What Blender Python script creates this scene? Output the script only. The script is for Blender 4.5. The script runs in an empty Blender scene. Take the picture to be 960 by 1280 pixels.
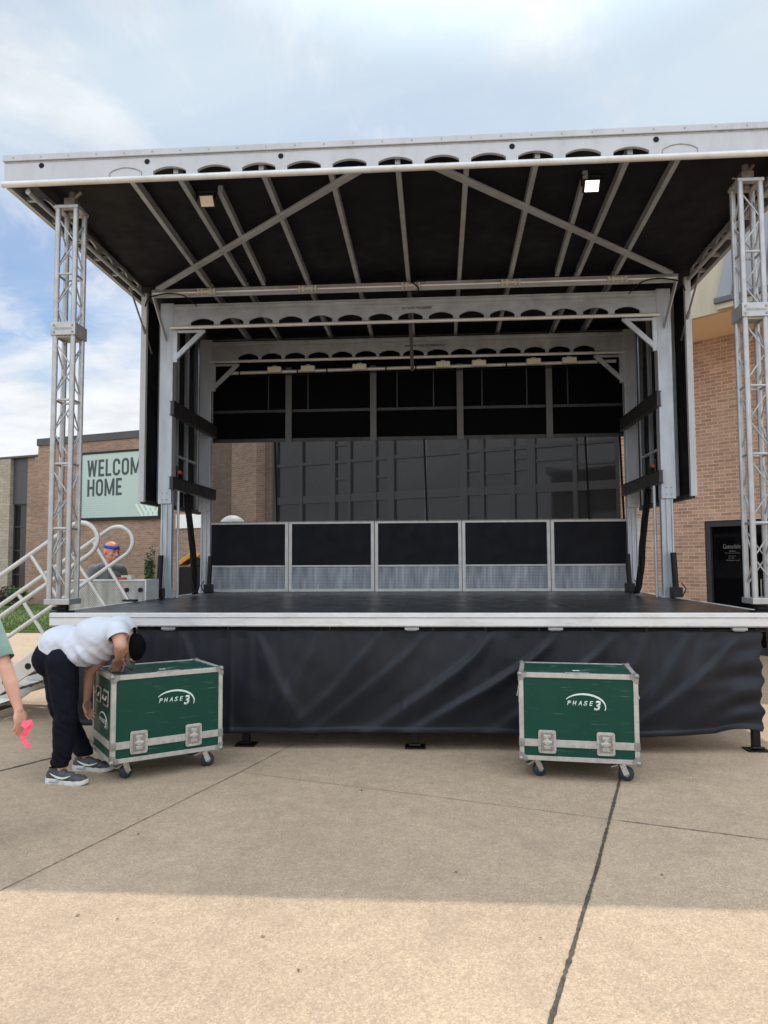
import bpy, bmesh, math, random
from mathutils import Vector, Matrix, noise
random.seed(7)
PI = math.pi
SC = bpy.context.scene
COL = SC.collection
V = Vector

# ------------------------------------------------------------------ camera data (solved from the photograph)
YAW, PITCH, ROLL = 0.0702, 0.0654, -0.0049
CAM = V((0.3045, -6.299, 1.5798))
F_PX = 932.1
_fw = V((-math.sin(YAW) * math.cos(PITCH), math.cos(YAW) * math.cos(PITCH), math.sin(PITCH)))
_rt = V((math.cos(YAW), math.sin(YAW), 0))
_up = _rt.cross(_fw)
RT = _rt * math.cos(ROLL) + _up * math.sin(ROLL)
UP = _up * math.cos(ROLL) - _rt * math.sin(ROLL)

def at(px, py, Y):
    """world point at depth plane y=Y for a pixel of the 960x1280 photograph (survey helper)"""
    d = _fw + RT * ((px - 480) / F_PX) - UP * ((py - 640) / F_PX)
    return CAM + d * ((Y - CAM.y) / d.y)

# ------------------------------------------------------------------ mesh builder
class MB:
    def __init__(self):
        self.v, self.f = [], []
    def add(self, vs, fs):
        n = len(self.v)
        self.v += [tuple(p) for p in vs]
        self.f += [tuple(i + n for i in f) for f in fs]
        return self
    def box(self, x0, x1, y0, y1, z0, z1, M=None):
        vs = [V((x, y, z)) for z in (z0, z1) for y in (y0, y1) for x in (x0, x1)]
        if M is not None: vs = [M @ p for p in vs]
        return self.add(vs, [(0,2,3,1),(4,5,7,6),(0,1,5,4),(2,6,7,3),(0,4,6,2),(1,3,7,5)])
    def bar(self, a, b, w, h, up=V((0,0,1))):
        """rectangular bar from a to b: w across, h along up"""
        a, b = V(a), V(b); d = (b - a); L = d.length; d.normalize()
        s = d.cross(up)
        if s.length < 1e-4: s = d.cross(V((0,1,0)))
        s.normalize(); u = s.cross(d)
        vs = []
        for p in (a, b):
            for i, j in ((-1,-1),(1,-1),(1,1),(-1,1)):
                vs.append(p + s * (i * w / 2) + u * (j * h / 2))
        return self.add(vs, [(3,2,1,0),(4,5,6,7),(0,1,5,4),(1,2,6,5),(2,3,7,6),(3,0,4,7)])
    def tube(self, pts, r, n=10, closed=False, caps=True):
        pts = [V(p) for p in pts]
        m = len(pts)
        rs = r if isinstance(r, (list, tuple)) else [r] * m
        ref = None; rings = []
        for i in range(m):
            if closed: t = pts[(i + 1) % m] - pts[i - 1]
            else: t = pts[min(i + 1, m - 1)] - pts[max(i - 1, 0)]
            t.normalize()
            if ref is None:
                ref = t.cross(V((0,0,1)))
                if ref.length < 1e-3: ref = t.cross(V((1,0,0)))
            ref = ref - t * ref.dot(t); ref.normalize()
            b = t.cross(ref)
            rings.append([pts[i] + (ref * math.cos(2*PI*k/n) + b * math.sin(2*PI*k/n)) * rs[i] for k in range(n)])
        vs = [p for rg in rings for p in rg]; fs = []
        for i in range(m if closed else m - 1):
            j = (i + 1) % m
            for k in range(n):
                k2 = (k + 1) % n
                fs.append((i*n+k, j*n+k, j*n+k2, i*n+k2))
        if caps and not closed:
            fs.append(tuple(range(n))); fs.append(tuple(range((m-1)*n + n - 1, (m-1)*n - 1, -1)))
        return self.add(vs, fs)
    def prism(self, outline, t, M=None):
        """outline: list of (x,z) counter-clockwise; extruded from y=0 to y=t"""
        n = len(outline)
        vs = [V((x, 0, z)) for x, z in outline] + [V((x, t, z)) for x, z in outline]
        if M is not None: vs = [M @ p for p in vs]
        fs = [tuple(range(n)), tuple(range(2*n-1, n-1, -1))]
        for i in range(n):
            j = (i + 1) % n
            fs.append((j, i, i + n, j + n))
        return self.add(vs, fs)
    def sphere(self, c, r, nu=14, nv=9, M=None, sc=(1,1,1)):
        vs = []; c = V(c)
        for j in range(nv + 1):
            th = PI * j / nv
            for i in range(nu):
                ph = 2*PI*i/nu
                p = V((sc[0]*math.sin(th)*math.cos(ph), sc[1]*math.sin(th)*math.sin(ph), sc[2]*math.cos(th))) * r
                if M is not None: p = M @ p
                vs.append(c + p)
        fs = []
        for j in range(nv):
            for i in range(nu):
                i2 = (i+1) % nu
                fs.append((j*nu+i, (j+1)*nu+i, (j+1)*nu+i2, j*nu+i2))
        return self.add(vs, fs)
    def ribbon(self, pts, w, t, normal):
        """strip following pts, width w each point, lying in plane with given normal, thickness t"""
        pts = [V(p) for p in pts]; n = V(normal).normalized(); m = len(pts)
        ws = w if isinstance(w, (list, tuple)) else [w]*m
        vs = []
        for i in range(m):
            d = pts[min(i+1,m-1)] - pts[max(i-1,0)]; d.normalize(); s = n.cross(d).normalized()*ws[i]/2
            vs += [pts[i]-s, pts[i]+s, pts[i]+s+n*t, pts[i]-s+n*t]
        fs = [(0,1,2,3)]
        for i in range(m-1):
            a=i*4; b=a+4
            for k in range(4): fs.append((a+k, b+k, b+(k+1)%4, a+(k+1)%4))
        fs.append(((m-1)*4+3,(m-1)*4+2,(m-1)*4+1,(m-1)*4))
        return self.add(vs, fs)

def obj(name, mb, mat, parent=None, bevel=0, smooth=False, loc=None, rz=0, seg=2):
    me = bpy.data.meshes.new(name)
    me.from_pydata(mb.v, [], mb.f)
    bm = bmesh.new(); bm.from_mesh(me)
    bmesh.ops.remove_doubles(bm, verts=bm.verts, dist=1e-6)
    bmesh.ops.dissolve_degenerate(bm, dist=1e-7, edges=bm.edges)
    bmesh.ops.recalc_face_normals(bm, faces=bm.faces)
    bm.to_mesh(me); bm.free()
    if smooth:
        me.polygons.foreach_set('use_smooth', [True]*len(me.polygons))
        if smooth == 'auto':
            me.set_sharp_from_angle(angle=math.radians(40))
    me.materials.append(mat)
    o = bpy.data.objects.new(name, me); COL.objects.link(o)
    if parent: o.parent = parent
    if loc is not None: o.location = loc
    o.rotation_euler.z = rz
    if bevel:
        b = o.modifiers.new('bevel', 'BEVEL'); b.width = bevel; b.segments = seg; b.limit_method = 'ANGLE'; b.angle_limit = math.radians(40)
        b.harden_normals = False
    return o

def thing(name, label, cat, loc=(0,0,0), rz=0, group=None):
    o = bpy.data.objects.new(name, None); COL.objects.link(o)
    o.location = loc; o.rotation_euler.z = rz; o.empty_display_size = .1
    return tag(o, label, cat, group)
def tag(o, label, cat, group=None):
    o['label'] = label; o['category'] = cat
    if group: o['group'] = group
    return o
def kind(o, k):
    o['kind'] = k; return o
def copy_tree(o, parent=None):
    c = o.copy(); COL.objects.link(c)
    if parent: c.parent = parent
    for ch in list(o.children): copy_tree(ch, c)
    return c

def text_mesh(name, body, mat, parent, x0, x1, z0, z1, y, M=None, shear=0, bold=0, spacing=1, depth=.0015, loc=None, rz=0):
    """lettering fitted to the rectangle x0..x1, z0..z1 in the XZ plane at depth y (facing -Y)"""
    cu = bpy.data.curves.new(name, 'FONT'); cu.body = body; cu.size = 1; cu.shear = shear; cu.offset = bold; cu.space_character = spacing
    cu.resolution_u = 4
    t = bpy.data.objects.new('tmp', cu); COL.objects.link(t)
    dg = bpy.context.evaluated_depsgraph_get(); dg.update()
    me = bpy.data.meshes.new_from_object(t.evaluated_get(dg))
    bpy.data.objects.remove(t)
    xs = [v.co.x for v in me.vertices]; ys = [v.co.y for v in me.vertices]
    a, b, c, d = min(xs), max(xs), min(ys), max(ys)
    bm = bmesh.new(); bm.from_mesh(me)
    r = bmesh.ops.extrude_face_region(bm, geom=bm.faces[:])
    ex = set(e for e in r['geom'] if isinstance(e, bmesh.types.BMVert))
    for v in bm.verts:
        x = x0 + (v.co.x - a) / (b - a) * (x1 - x0); z = z0 + (v.co.y - c) / (d - c) * (z1 - z0)
        p = V((x, y - (depth if v in ex else 0), z))
        v.co = M @ p if M is not None else p
    bmesh.ops.recalc_face_normals(bm, faces=bm.faces)
    bm.to_mesh(me); bm.free()
    me.materials.clear(); me.materials.append(mat)
    o = bpy.data.objects.new(name, me); COL.objects.link(o); o.parent = parent
    if loc is not None: o.location = loc
    o.rotation_euler.z = rz
    return o

# ------------------------------------------------------------------ materials
def mat(name, base=(.5,.5,.5), rough=.5, metal=0., var=0., vscale=6., rvar=0., bump=0., bscale=60., spec=.5, coat=0, stretch=None, sheen=0, dirt=None, dscale=3., damt=.5, emit=None, estr=0, sss=0, detail=4):
    m = bpy.data.materials.new(name); m.use_nodes = True
    nt = m.node_tree; N = nt.nodes; L = nt.links
    p = N['Principled BSDF']
    p.inputs['Base Color'].default_value = (*base, 1); p.inputs['Roughness'].default_value = rough
    p.inputs['Metallic'].default_value = metal; p.inputs['Specular IOR Level'].default_value = spec
    if coat: p.inputs['Coat Weight'].default_value = coat
    if sheen: p.inputs['Sheen Weight'].default_value = sheen; p.inputs['Sheen Roughness'].default_value = .5
    if sss:
        p.inputs['Subsurface Weight'].default_value = sss; p.inputs['Subsurface Radius'].default_value = (.02,.008,.004); p.inputs['Subsurface Scale'].default_value = .5
    if emit: p.inputs['Emission Color'].default_value = (*emit,1); p.inputs['Emission Strength'].default_value = estr
    tc = N.new('ShaderNodeTexCoord'); co = tc.outputs['Object']
    if stretch:
        mp = N.new('ShaderNodeMapping'); mp.inputs['Scale'].default_value = stretch; L.new(co, mp.inputs['Vector']); co = mp.outputs['Vector']
    colour = None
    if var:
        n = N.new('ShaderNodeTexNoise'); n.inputs['Scale'].default_value = vscale; n.inputs['Detail'].default_value = detail; L.new(co, n.inputs['Vector'])
        r = N.new('ShaderNodeMapRange'); r.inputs[1].default_value = .3; r.inputs[2].default_value = .7; r.inputs[3].default_value = 1 - var; r.inputs[4].default_value = 1 + var
        L.new(n.outputs['Fac'], r.inputs[0])
        x = N.new('ShaderNodeVectorMath'); x.operation = 'SCALE'; x.inputs[0].default_value = base; L.new(r.outputs[0], x.inputs['Scale'])
        colour = x.outputs[0]; L.new(colour, p.inputs['Base Color'])
    if dirt:
        n = N.new('ShaderNodeTexNoise'); n.inputs['Scale'].default_value = dscale; n.inputs['Detail'].default_value = 8; n.inputs['Roughness'].default_value = .7; L.new(co, n.inputs['Vector'])
        r = N.new('ShaderNodeMapRange'); r.inputs[1].default_value = .5; r.inputs[2].default_value = .72; r.inputs[4].default_value = damt; L.new(n.outputs['Fac'], r.inputs[0])
        x = N.new('ShaderNodeMix'); x.data_type = 'RGBA'; x.inputs[6].default_value = (*base,1); x.inputs[7].default_value = (*dirt,1)
        if colour: L.new(colour, x.inputs[6])
        L.new(r.outputs[0], x.inputs[0]); L.new(x.outputs[2], p.inputs['Base Color'])
    if rvar:
        n = N.new('ShaderNodeTexNoise'); n.inputs['Scale'].default_value = vscale * 2.3; n.inputs['Detail'].default_value = 5; L.new(co, n.inputs['Vector'])
        r = N.new('ShaderNodeMapRange'); r.inputs[3].default_value = max(.02, rough - rvar); r.inputs[4].default_value = min(1, rough + rvar); r.inputs[1].default_value=.3; r.inputs[2].default_value=.7
        L.new(n.outputs['Fac'], r.inputs[0]); L.new(r.outputs[0], p.inputs['Roughness'])
    if bump:
        n = N.new('ShaderNodeTexNoise'); n.inputs['Scale'].default_value = bscale; n.inputs['Detail'].default_value = 5; L.new(co, n.inputs['Vector'])
        b = N.new('ShaderNodeBump'); b.inputs['Strength'].default_value = bump; b.inputs['Distance'].default_value = .01; L.new(n.outputs['Fac'], b.inputs['Height']); L.new(b.outputs[0], p.inputs['Normal'])
    return m

M = {}
M['alu'] = mat('mill_aluminium', (.41,.44,.475), .42, .55, var=.12, vscale=5, rvar=.12, bump=.05, bscale=90, dirt=(.22,.21,.2), dscale=4, damt=.45)
M['alu_white'] = mat('clear_anodised_fascia', (.44,.45,.475), .5, .1, var=.05, vscale=3, rvar=.1, dirt=(.30,.29,.27), dscale=7, damt=.4, stretch=(1,1,.35))
M['alu_edge'] = mat('deck_edge_aluminium', (.66,.66,.665), .42, .3, var=.08, vscale=3, dirt=(.36,.33,.3), dscale=9, damt=.5, stretch=(.4,1,1.5))
M['galv'] = mat('galvanised_steel', (.39,.425,.465), .45, .35, var=.12, vscale=8, rvar=.15, dirt=(.28,.29,.30), dscale=5, damt=.35, stretch=(1,1,.25))
M['tower'] = mat('truss_aluminium', (.40,.40,.405), .40, .55, var=.12, vscale=9, rvar=.12, dirt=(.3,.29,.27), dscale=12, damt=.3)
M['rail'] = mat('handrail_aluminium', (.55,.54,.51), .36, .3, var=.06, vscale=9, rvar=.1, dirt=(.45,.42,.38), dscale=14, damt=.3)
M['black_panel'] = mat('black_composite_panel', (.0062,.0068,.0105), .62, 0, var=.35, vscale=2.2, rvar=.1, spec=.18)
M['valance_black'] = mat('matt_black_rear_panel', (.0022,.0023,.003), .8, 0, var=.3, vscale=2, spec=.06)
M['alu_mid'] = mat('bright_tube_aluminium', (.58,.58,.57), .42, .3, var=.08, vscale=4, rvar=.1, dirt=(.32,.3,.27), dscale=10, damt=.4)
M['navy_panel'] = mat('blue_black_guard_panel', (.0035,.0045,.009), .55, 0, var=.3, vscale=2, rvar=.12, dirt=(.008,.009,.012), dscale=5, damt=.4, spec=.2)
M['deck'] = mat('black_deck_board', (.015,.0147,.0147), .34, 0, var=.3, vscale=2.5, rvar=.08, bump=.04, bscale=300, dirt=(.04,.037,.034), dscale=3, damt=.55, spec=.35)
M['vinyl'] = mat('black_vinyl_skirt', (.009,.0105,.016), .48, 0, var=.25, vscale=1.5, rvar=.1, bump=.1, bscale=25, dirt=(.016,.017,.021), dscale=2.5, damt=.4, spec=.3)
M['blackmetal'] = mat('black_painted_steel', (.005,.005,.006), .42, 0, var=.3, vscale=9, rvar=.1, spec=.3)
M['charcoal'] = mat('charcoal_beam', (.026,.026,.028), .5, .1, var=.2, vscale=5, rvar=.1)
M['rubber'] = mat('black_rubber', (.008,.008,.008), .7, 0, var=.3, vscale=20, bump=.2, bscale=80, spec=.3)
M['green'] = mat('green_laminate', (.003,.048,.031), .45, 0, var=.10, vscale=3, rvar=.1, bump=.12, bscale=240, spec=.25)
M['casetrim'] = mat('scuffed_case_aluminium', (.46,.44,.41), .42, .35, var=.12, vscale=14, rvar=.15, dirt=(.25,.22,.19), dscale=22, damt=.6)
M['chrome'] = mat('worn_chrome', (.55,.54,.52), .35, .75, var=.15, vscale=30, rvar=.15, dirt=(.16,.14,.12), dscale=40, damt=.6)
M['steel_dark'] = mat('dull_corner_steel', (.30,.29,.28), .45, .7, var=.2, vscale=30, dirt=(.12,.1,.08), dscale=40, damt=.5)
M['wheelblue'] = mat('blue_grey_caster_tread', (.014,.028,.04), .5, 0, var=.2, vscale=20)
M['logo'] = mat('white_print', (.62,.70,.64), .5, 0, var=.1, vscale=30)
M['black_ink'] = mat('dark_print', (.03,.03,.03), .5, 0)
M['cable'] = mat('black_cable', (.003,.003,.003), .6, 0, spec=.2)
M['lens'] = mat('frosted_lamp_glass', (.62,.58,.48), .3, 0)
M['lens_lit'] = mat('lit_lamp_glass', (.9,.9,.9), .3, 0, emit=(1,.97,.9), estr=2.2)
M['lampwhite'] = mat('cream_fixture_housing', (.55,.53,.46), .5, 0, var=.1)
M['skin'] = mat('skin', (.52,.285,.205), .5, 0, var=.12, vscale=9, sss=.15, bump=.05, bscale=120)
M['skin_red'] = mat('flushed_skin', (.52,.235,.17), .48, 0, var=.12, vscale=9, sss=.15, bump=.05, bscale=120)
M['tee_white'] = mat('white_cotton', (.56,.58,.65), .85, 0, var=.04, vscale=6, bump=.15, bscale=35, sheen=.2)
M['tee_teal'] = mat('sage_green_cotton', (.16,.245,.22), .85, 0, var=.12, vscale=5, bump=.15, bscale=40, sheen=.2)
M['tee_grey'] = mat('grey_cotton', (.11,.11,.112), .85, 0, var=.15, vscale=5, bump=.15, bscale=40, sheen=.2)
M['pants'] = mat('navy_black_trousers', (.005,.0057,.011), .85, 0, var=.3, vscale=6, bump=.2, bscale=30, spec=.15)
M['jeans'] = mat('blue_denim', (.05,.07,.12), .8, 0, var=.2, vscale=10, bump=.2, bscale=60)
M['shoe'] = mat('grey_mesh_shoe', (.055,.055,.06), .6, 0, var=.25, vscale=30, bump=.2, bscale=150)
M['shoe_grey'] = mat('light_grey_shoe_trim', (.36,.36,.38), .6, 0, var=.15, vscale=30)
M['sole'] = mat('white_rubber_sole', (.66,.66,.64), .5, 0, var=.1, vscale=20, dirt=(.3,.27,.22), dscale=25, damt=.5)
M['cap'] = mat('black_cap', (.003,.003,.004), .85, 0, var=.2, spec=.08)
M['cap_grey'] = mat('grey_cap_brim', (.09,.09,.09), .7, 0, var=.2)
M['blueband'] = mat('blue_headband', (.03,.06,.36), .8, 0, var=.1)
M['eye'] = mat('eye_white', (.30,.27,.25), .35, 0)
M['pink'] = mat('neon_pink_tape', (.86,.10,.17), .5, 0, var=.08, vscale=20)
M['glass'] = mat('dark_tinted_glass', (.016,.016,.016), .05, 0, spec=.6)
M['doorglass'] = mat('black_door_glass', (.003,.003,.004), .06, 0, spec=.15)
M['bronze'] = mat('dark_bronze_frame', (.045,.045,.05), .4, .2, var=.1)
M['mullion'] = mat('grey_mullion', (.036,.037,.039), .45, .1, var=.1)
M['parapet'] = mat('charcoal_parapet_metal', (.060,.056,.058), .5, .1, var=.1, vscale=1)
M['panelgrey'] = mat('dark_grey_spandrel', (.055,.055,.062), .5, 0, var=.08, vscale=1)
M['stucco'] = mat('cream_stucco', (.50,.44,.33), .85, 0, var=.12, vscale=2, bump=.2, bscale=60, dirt=(.34,.29,.21), dscale=2, damt=.5, stretch=(2,2,.5))
M['soffit'] = mat('tan_soffit', (.78,.57,.37), .8, 0, var=.05, vscale=1)
M['mansard'] = mat('grey_standing_seam', (.27,.27,.29), .5, .2, var=.06, vscale=1)
M['gutter'] = mat('dark_grey_gutter', (.10,.10,.12), .5, .2)
M['sign_dark'] = mat('sign_dark_letter', (.045,.060,.062), .6, 0)
M['sign_white'] = mat('sign_pale_stripe', (.62,.72,.66), .6, 0)
M['orange'] = mat('orange_plastic', (.75,.14,.03), .5, 0)
M['white'] = mat('white_plastic', (.78,.78,.75), .5, 0, var=.04)
M['yellow'] = mat('yellow_paint', (.62,.33,.03), .45, 0, var=.08)
M['redbox'] = mat('red_orange_box', (.45,.05,.03), .5, 0)
M['leaf'] = mat('shrub_leaf', (.05,.085,.022), .6, 0, var=.45, vscale=9)
M['leaf_dark'] = mat('reddish_leaf', (.085,.055,.035), .6, 0, var=.5, vscale=9)
M['blossom'] = mat('pink_blossom', (.55,.06,.14), .6, 0)
M['bark'] = mat('bark', (.08,.055,.035), .8, 0, var=.3)
M['grass'] = mat('lawn_blade', (.10,.16,.03), .7, 0, var=.35, vscale=2)
M['soil'] = mat('lawn_soil', (.085,.12,.03), .9, 0, var=.3, vscale=3, bump=.5, bscale=50)
M['joint'] = mat('joint_dirt', (.07,.055,.04), .9, 0, var=.5, vscale=25, bump=.5, bscale=90)
M['litter'] = mat('dry_debris', (.10,.06,.03), .9, 0, var=.5)

def brick_mat(name, c1, c2, mortar, scale=1.0):
    m = bpy.data.materials.new(name); m.use_nodes = True
    nt = m.node_tree; N = nt.nodes; L = nt.links; p = N['Principled BSDF']; p.inputs['Roughness'].default_value = .88
    tc = N.new('ShaderNodeTexCoord'); sx = N.new('ShaderNodeSeparateXYZ'); L.new(tc.outputs['Object'], sx.inputs[0])
    ad = N.new('ShaderNodeMath'); L.new(sx.outputs[0], ad.inputs[0]); L.new(sx.outputs[1], ad.inputs[1])
    cb = N.new('ShaderNodeCombineXYZ'); L.new(ad.outputs[0], cb.inputs[0]); L.new(sx.outputs[2], cb.inputs[1])
    b = N.new('ShaderNodeTexBrick'); L.new(cb.outputs[0], b.inputs['Vector'])
    b.inputs['Scale'].default_value = 1; b.inputs['Brick Width'].default_value = .215*scale; b.inputs['Row Height'].default_value = .0677*scale
    b.inputs['Mortar Size'].default_value = .0075; b.inputs['Mortar Smooth'].default_value = .3; b.inputs['Bias'].default_value = -.1
    b.inputs['Color1'].default_value = (*c1,1); b.inputs['Color2'].default_value = (*c2,1); b.inputs['Mortar'].default_value = (*mortar,1)
    # per-area wear and random dark bricks
    n = N.new('ShaderNodeTexNoise'); n.inputs['Scale'].default_value = 9; n.inputs['Detail'].default_value = 6
    mp = N.new('ShaderNodeMapping'); mp.inputs['Scale'].default_value = (.35,1.,1); L.new(cb.outputs[0], mp.inputs[0]); L.new(mp.outputs[0], n.inputs['Vector'])
    r = N.new('ShaderNodeMapRange'); r.inputs[1].default_value=.3; r.inputs[2].default_value=.7; r.inputs[3].default_value=.86; r.inputs[4].default_value=1.13; L.new(n.outputs['Fac'], r.inputs[0])
    n2 = N.new('ShaderNodeTexNoise'); n2.inputs['Scale'].default_value = .6; n2.inputs['Detail'].default_value = 5; L.new(cb.outputs[0], n2.inputs['Vector'])
    r2 = N.new('ShaderNodeMapRange'); r2.inputs[1].default_value=.3; r2.inputs[2].default_value=.7; r2.inputs[3].default_value=.82; r2.inputs[4].default_value=1.14; L.new(n2.outputs['Fac'], r2.inputs[0])
    mu = N.new('ShaderNodeMath'); mu.operation='MULTIPLY'; L.new(r.outputs[0], mu.inputs[0]); L.new(r2.outputs[0], mu.inputs[1])
    s = N.new('ShaderNodeVectorMath'); s.operation='SCALE'; L.new(b.outputs['Color'], s.inputs[0]); L.new(mu.outputs[0], s.inputs['Scale'])
    L.new(s.outputs[0], p.inputs['Base Color'])
    bp = N.new('ShaderNodeBump'); bp.inputs['Strength'].default_value=.6; bp.inputs['Distance'].default_value=.006; bp.invert = True
    L.new(b.outputs['Fac'], bp.inputs['Height']); L.new(bp.outputs[0], p.inputs['Normal'])
    return m
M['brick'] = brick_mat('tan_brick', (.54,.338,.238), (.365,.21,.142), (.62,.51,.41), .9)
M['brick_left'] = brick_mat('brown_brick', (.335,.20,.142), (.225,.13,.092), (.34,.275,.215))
M['brick_pier'] = brick_mat('tan_pier_brick', (.36,.235,.165), (.27,.17,.115), (.42,.35,.29))
M['brick_painted_shade'] = brick_mat('pier_brick_painted_shade', (.20,.135,.10), (.15,.10,.075), (.2,.165,.135))  # pier brick darkened so its colour carries the shade beside the lit face
M['stonecol'] = brick_mat('pale_stone', (.42,.36,.28), (.34,.29,.22), (.25,.22,.18), 1.6)

def concrete_mat():
    m = bpy.data.materials.new('exposed_aggregate_concrete'); m.use_nodes = True
    nt = m.node_tree; N = nt.nodes; L = nt.links; p = N['Principled BSDF']; p.inputs['Roughness'].default_value = .85; p.inputs['Specular IOR Level'].default_value=.3
    tc = N.new('ShaderNodeTexCoord'); co = tc.outputs['Object']
    def noise_(sc, det, lo, hi, a, b, rough=.6):
        n = N.new('ShaderNodeTexNoise'); n.inputs['Scale'].default_value = sc; n.inputs['Detail'].default_value = det; n.inputs['Roughness'].default_value = rough; L.new(co, n.inputs['Vector'])
        r = N.new('ShaderNodeMapRange'); r.inputs[1].default_value=lo; r.inputs[2].default_value=hi; r.inputs[3].default_value=a; r.inputs[4].default_value=b; L.new(n.outputs['Fac'], r.inputs[0])
        return n, r.outputs[0]
    n1, big = noise_(.55, 8, .3, .7, .85, 1.10, .68)
    n2, mid = noise_(9, 5, .3, .7, .92, 1.08)
    n3, fine = noise_(130, 3, .30, .70, .80, 1.2, .7)
    vor = N.new('ShaderNodeTexVoronoi'); vor.inputs['Scale'].default_value = 115; L.new(co, vor.inputs['Vector'])
    hs = N.new('ShaderNodeSeparateColor'); L.new(vor.outputs['Color'], hs.inputs[0])
    gr = N.new('ShaderNodeMapRange'); gr.inputs[3].default_value=.87; gr.inputs[4].default_value=1.14; L.new(hs.outputs[0], gr.inputs[0])
    def mul(a, b):
        x = N.new('ShaderNodeMath'); x.operation='MULTIPLY'; L.new(a, x.inputs[0]); L.new(b, x.inputs[1]); return x.outputs[0]
    # slabs poured at different times differ a little in tone: two straight joints split the yard
    def side(nx, ny, c0, lo, hi):
        d = N.new('ShaderNodeVectorMath'); d.operation='DOT_PRODUCT'; L.new(co, d.inputs[0]); d.inputs[1].default_value=(nx,ny,0)
        g_ = N.new('ShaderNodeMath'); g_.operation='GREATER_THAN'; L.new(d.outputs['Value'], g_.inputs[0]); g_.inputs[1].default_value=c0
        r = N.new('ShaderNodeMapRange'); r.inputs[3].default_value=lo; r.inputs[4].default_value=hi; L.new(g_.outputs[0], r.inputs[0]); return r.outputs[0]
    s1 = side(.952,-.305,.952*1.603+.305*.72,.985,1.035)
    s2 = side(-.956,.292,-.956*-1.184+.292*-.678,.0+.99,1.0)
    s3 = side(.328,.945,.328*1.4+.945*-1.58,1.02,.985)
    f = mul(mul(mul(big, mid), mul(fine, gr.outputs[0])), mul(s1, s3))
    ramp = N.new('ShaderNodeValToRGB'); ramp.color_ramp.elements[0].color = (.365,.270,.188,1); ramp.color_ramp.elements[1].color = (.468,.352,.246,1)
    L.new(hs.outputs[1], ramp.inputs[0])
    s = N.new('ShaderNodeVectorMath'); s.operation='SCALE'; L.new(ramp.outputs[0], s.inputs[0]); L.new(f, s.inputs['Scale'])
    # old spill stains
    st, sm = noise_(1.3, 9, .55, .72, 0, .42, .75)
    mx = N.new('ShaderNodeMix'); mx.data_type='RGBA'; L.new(sm, mx.inputs[0]); L.new(s.outputs[0], mx.inputs[6]); mx.inputs[7].default_value=(.20,.16,.12,1)
    L.new(mx.outputs[2], p.inputs['Base Color'])
    bp = N.new('ShaderNodeBump'); bp.inputs['Strength'].default_value=.35; bp.inputs['Distance'].default_value=.004; L.new(n3.outputs['Fac'], bp.inputs['Height']); L.new(bp.outputs[0], p.inputs['Normal'])
    return m
M['concrete'] = concrete_mat()

def mesh_sheet_mat(name, base, hole, sx_, sz_, thr, plane='xz', diag=False, rough=.45, metal=.5):
    """perforated / expanded-metal pattern as colour + bump"""
    m = bpy.data.materials.new(name); m.use_nodes = True
    nt = m.node_tree; N = nt.nodes; L = nt.links; p = N['Principled BSDF']; p.inputs['Roughness'].default_value=rough; p.inputs['Metallic'].default_value=metal
    tc = N.new('ShaderNodeTexCoord'); s = N.new('ShaderNodeSeparateXYZ'); L.new(tc.outputs['Object'], s.inputs[0])
    def math_(op, a, b=None):
        x = N.new('ShaderNodeMath'); x.operation = op
        for i, q in enumerate((a, b)):
            if q is None: continue
            if isinstance(q, (int, float)): x.inputs[i].default_value = q
            else: L.new(q, x.inputs[i])
        return x.outputs[0]
    X, Z = s.outputs[0], s.outputs[2]
    if diag:
        u = math_('ADD', math_('MULTIPLY', X, sx_), math_('MULTIPLY', Z, sz_)); w = math_('SUBTRACT', math_('MULTIPLY', X, sx_), math_('MULTIPLY', Z, sz_))
    else: u, w = math_('MULTIPLY', X, sx_), math_('MULTIPLY', Z, sz_)
    g = math_('MULTIPLY', math_('ABSOLUTE', math_('SINE', u)), math_('ABSOLUTE', math_('SINE', w)))
    h = math_('GREATER_THAN', g, thr)
    n = N.new('ShaderNodeTexNoise'); n.inputs['Scale'].default_value=4; n.inputs['Detail'].default_value=6
    mp = N.new('ShaderNodeMapping'); mp.inputs['Scale'].default_value=(3,1,.5); L.new(tc.outputs['Object'], mp.inputs[0]); L.new(mp.outputs[0], n.inputs['Vector'])
    r = N.new('ShaderNodeMapRange'); r.inputs[1].default_value=.3; r.inputs[2].default_value=.7; r.inputs[3].default_value=.6; r.inputs[4].default_value=1.3; L.new(n.outputs['Fac'], r.inputs[0])
    mx = N.new('ShaderNodeMix'); mx.data_type='RGBA'; mx.inputs[6].default_value=(*base,1); mx.inputs[7].default_value=(*hole,1); L.new(h, mx.inputs[0])
    sc = N.new('ShaderNodeVectorMath'); sc.operation='SCALE'; L.new(mx.outputs[2], sc.inputs[0]); L.new(r.outputs[0], sc.inputs['Scale']); L.new(sc.outputs[0], p.inputs['Base Color'])
    bp = N.new('ShaderNodeBump'); bp.inputs['Strength'].default_value=.4; bp.inputs['Distance'].default_value=.004; L.new(g, bp.inputs['Height']); L.new(bp.outputs[0], p.inputs['Normal'])
    return m
M['kick'] = mesh_sheet_mat('perforated_kick_plate', (.36,.39,.43), (.13,.14,.16), 150, 150, .62, rough=.5, metal=.4)
M['treadplate'] = mesh_sheet_mat('diamond_tread_plate', (.50,.50,.47), (.30,.30,.28), 130, 100, .40, diag=True, rough=.4, metal=.3)

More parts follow.
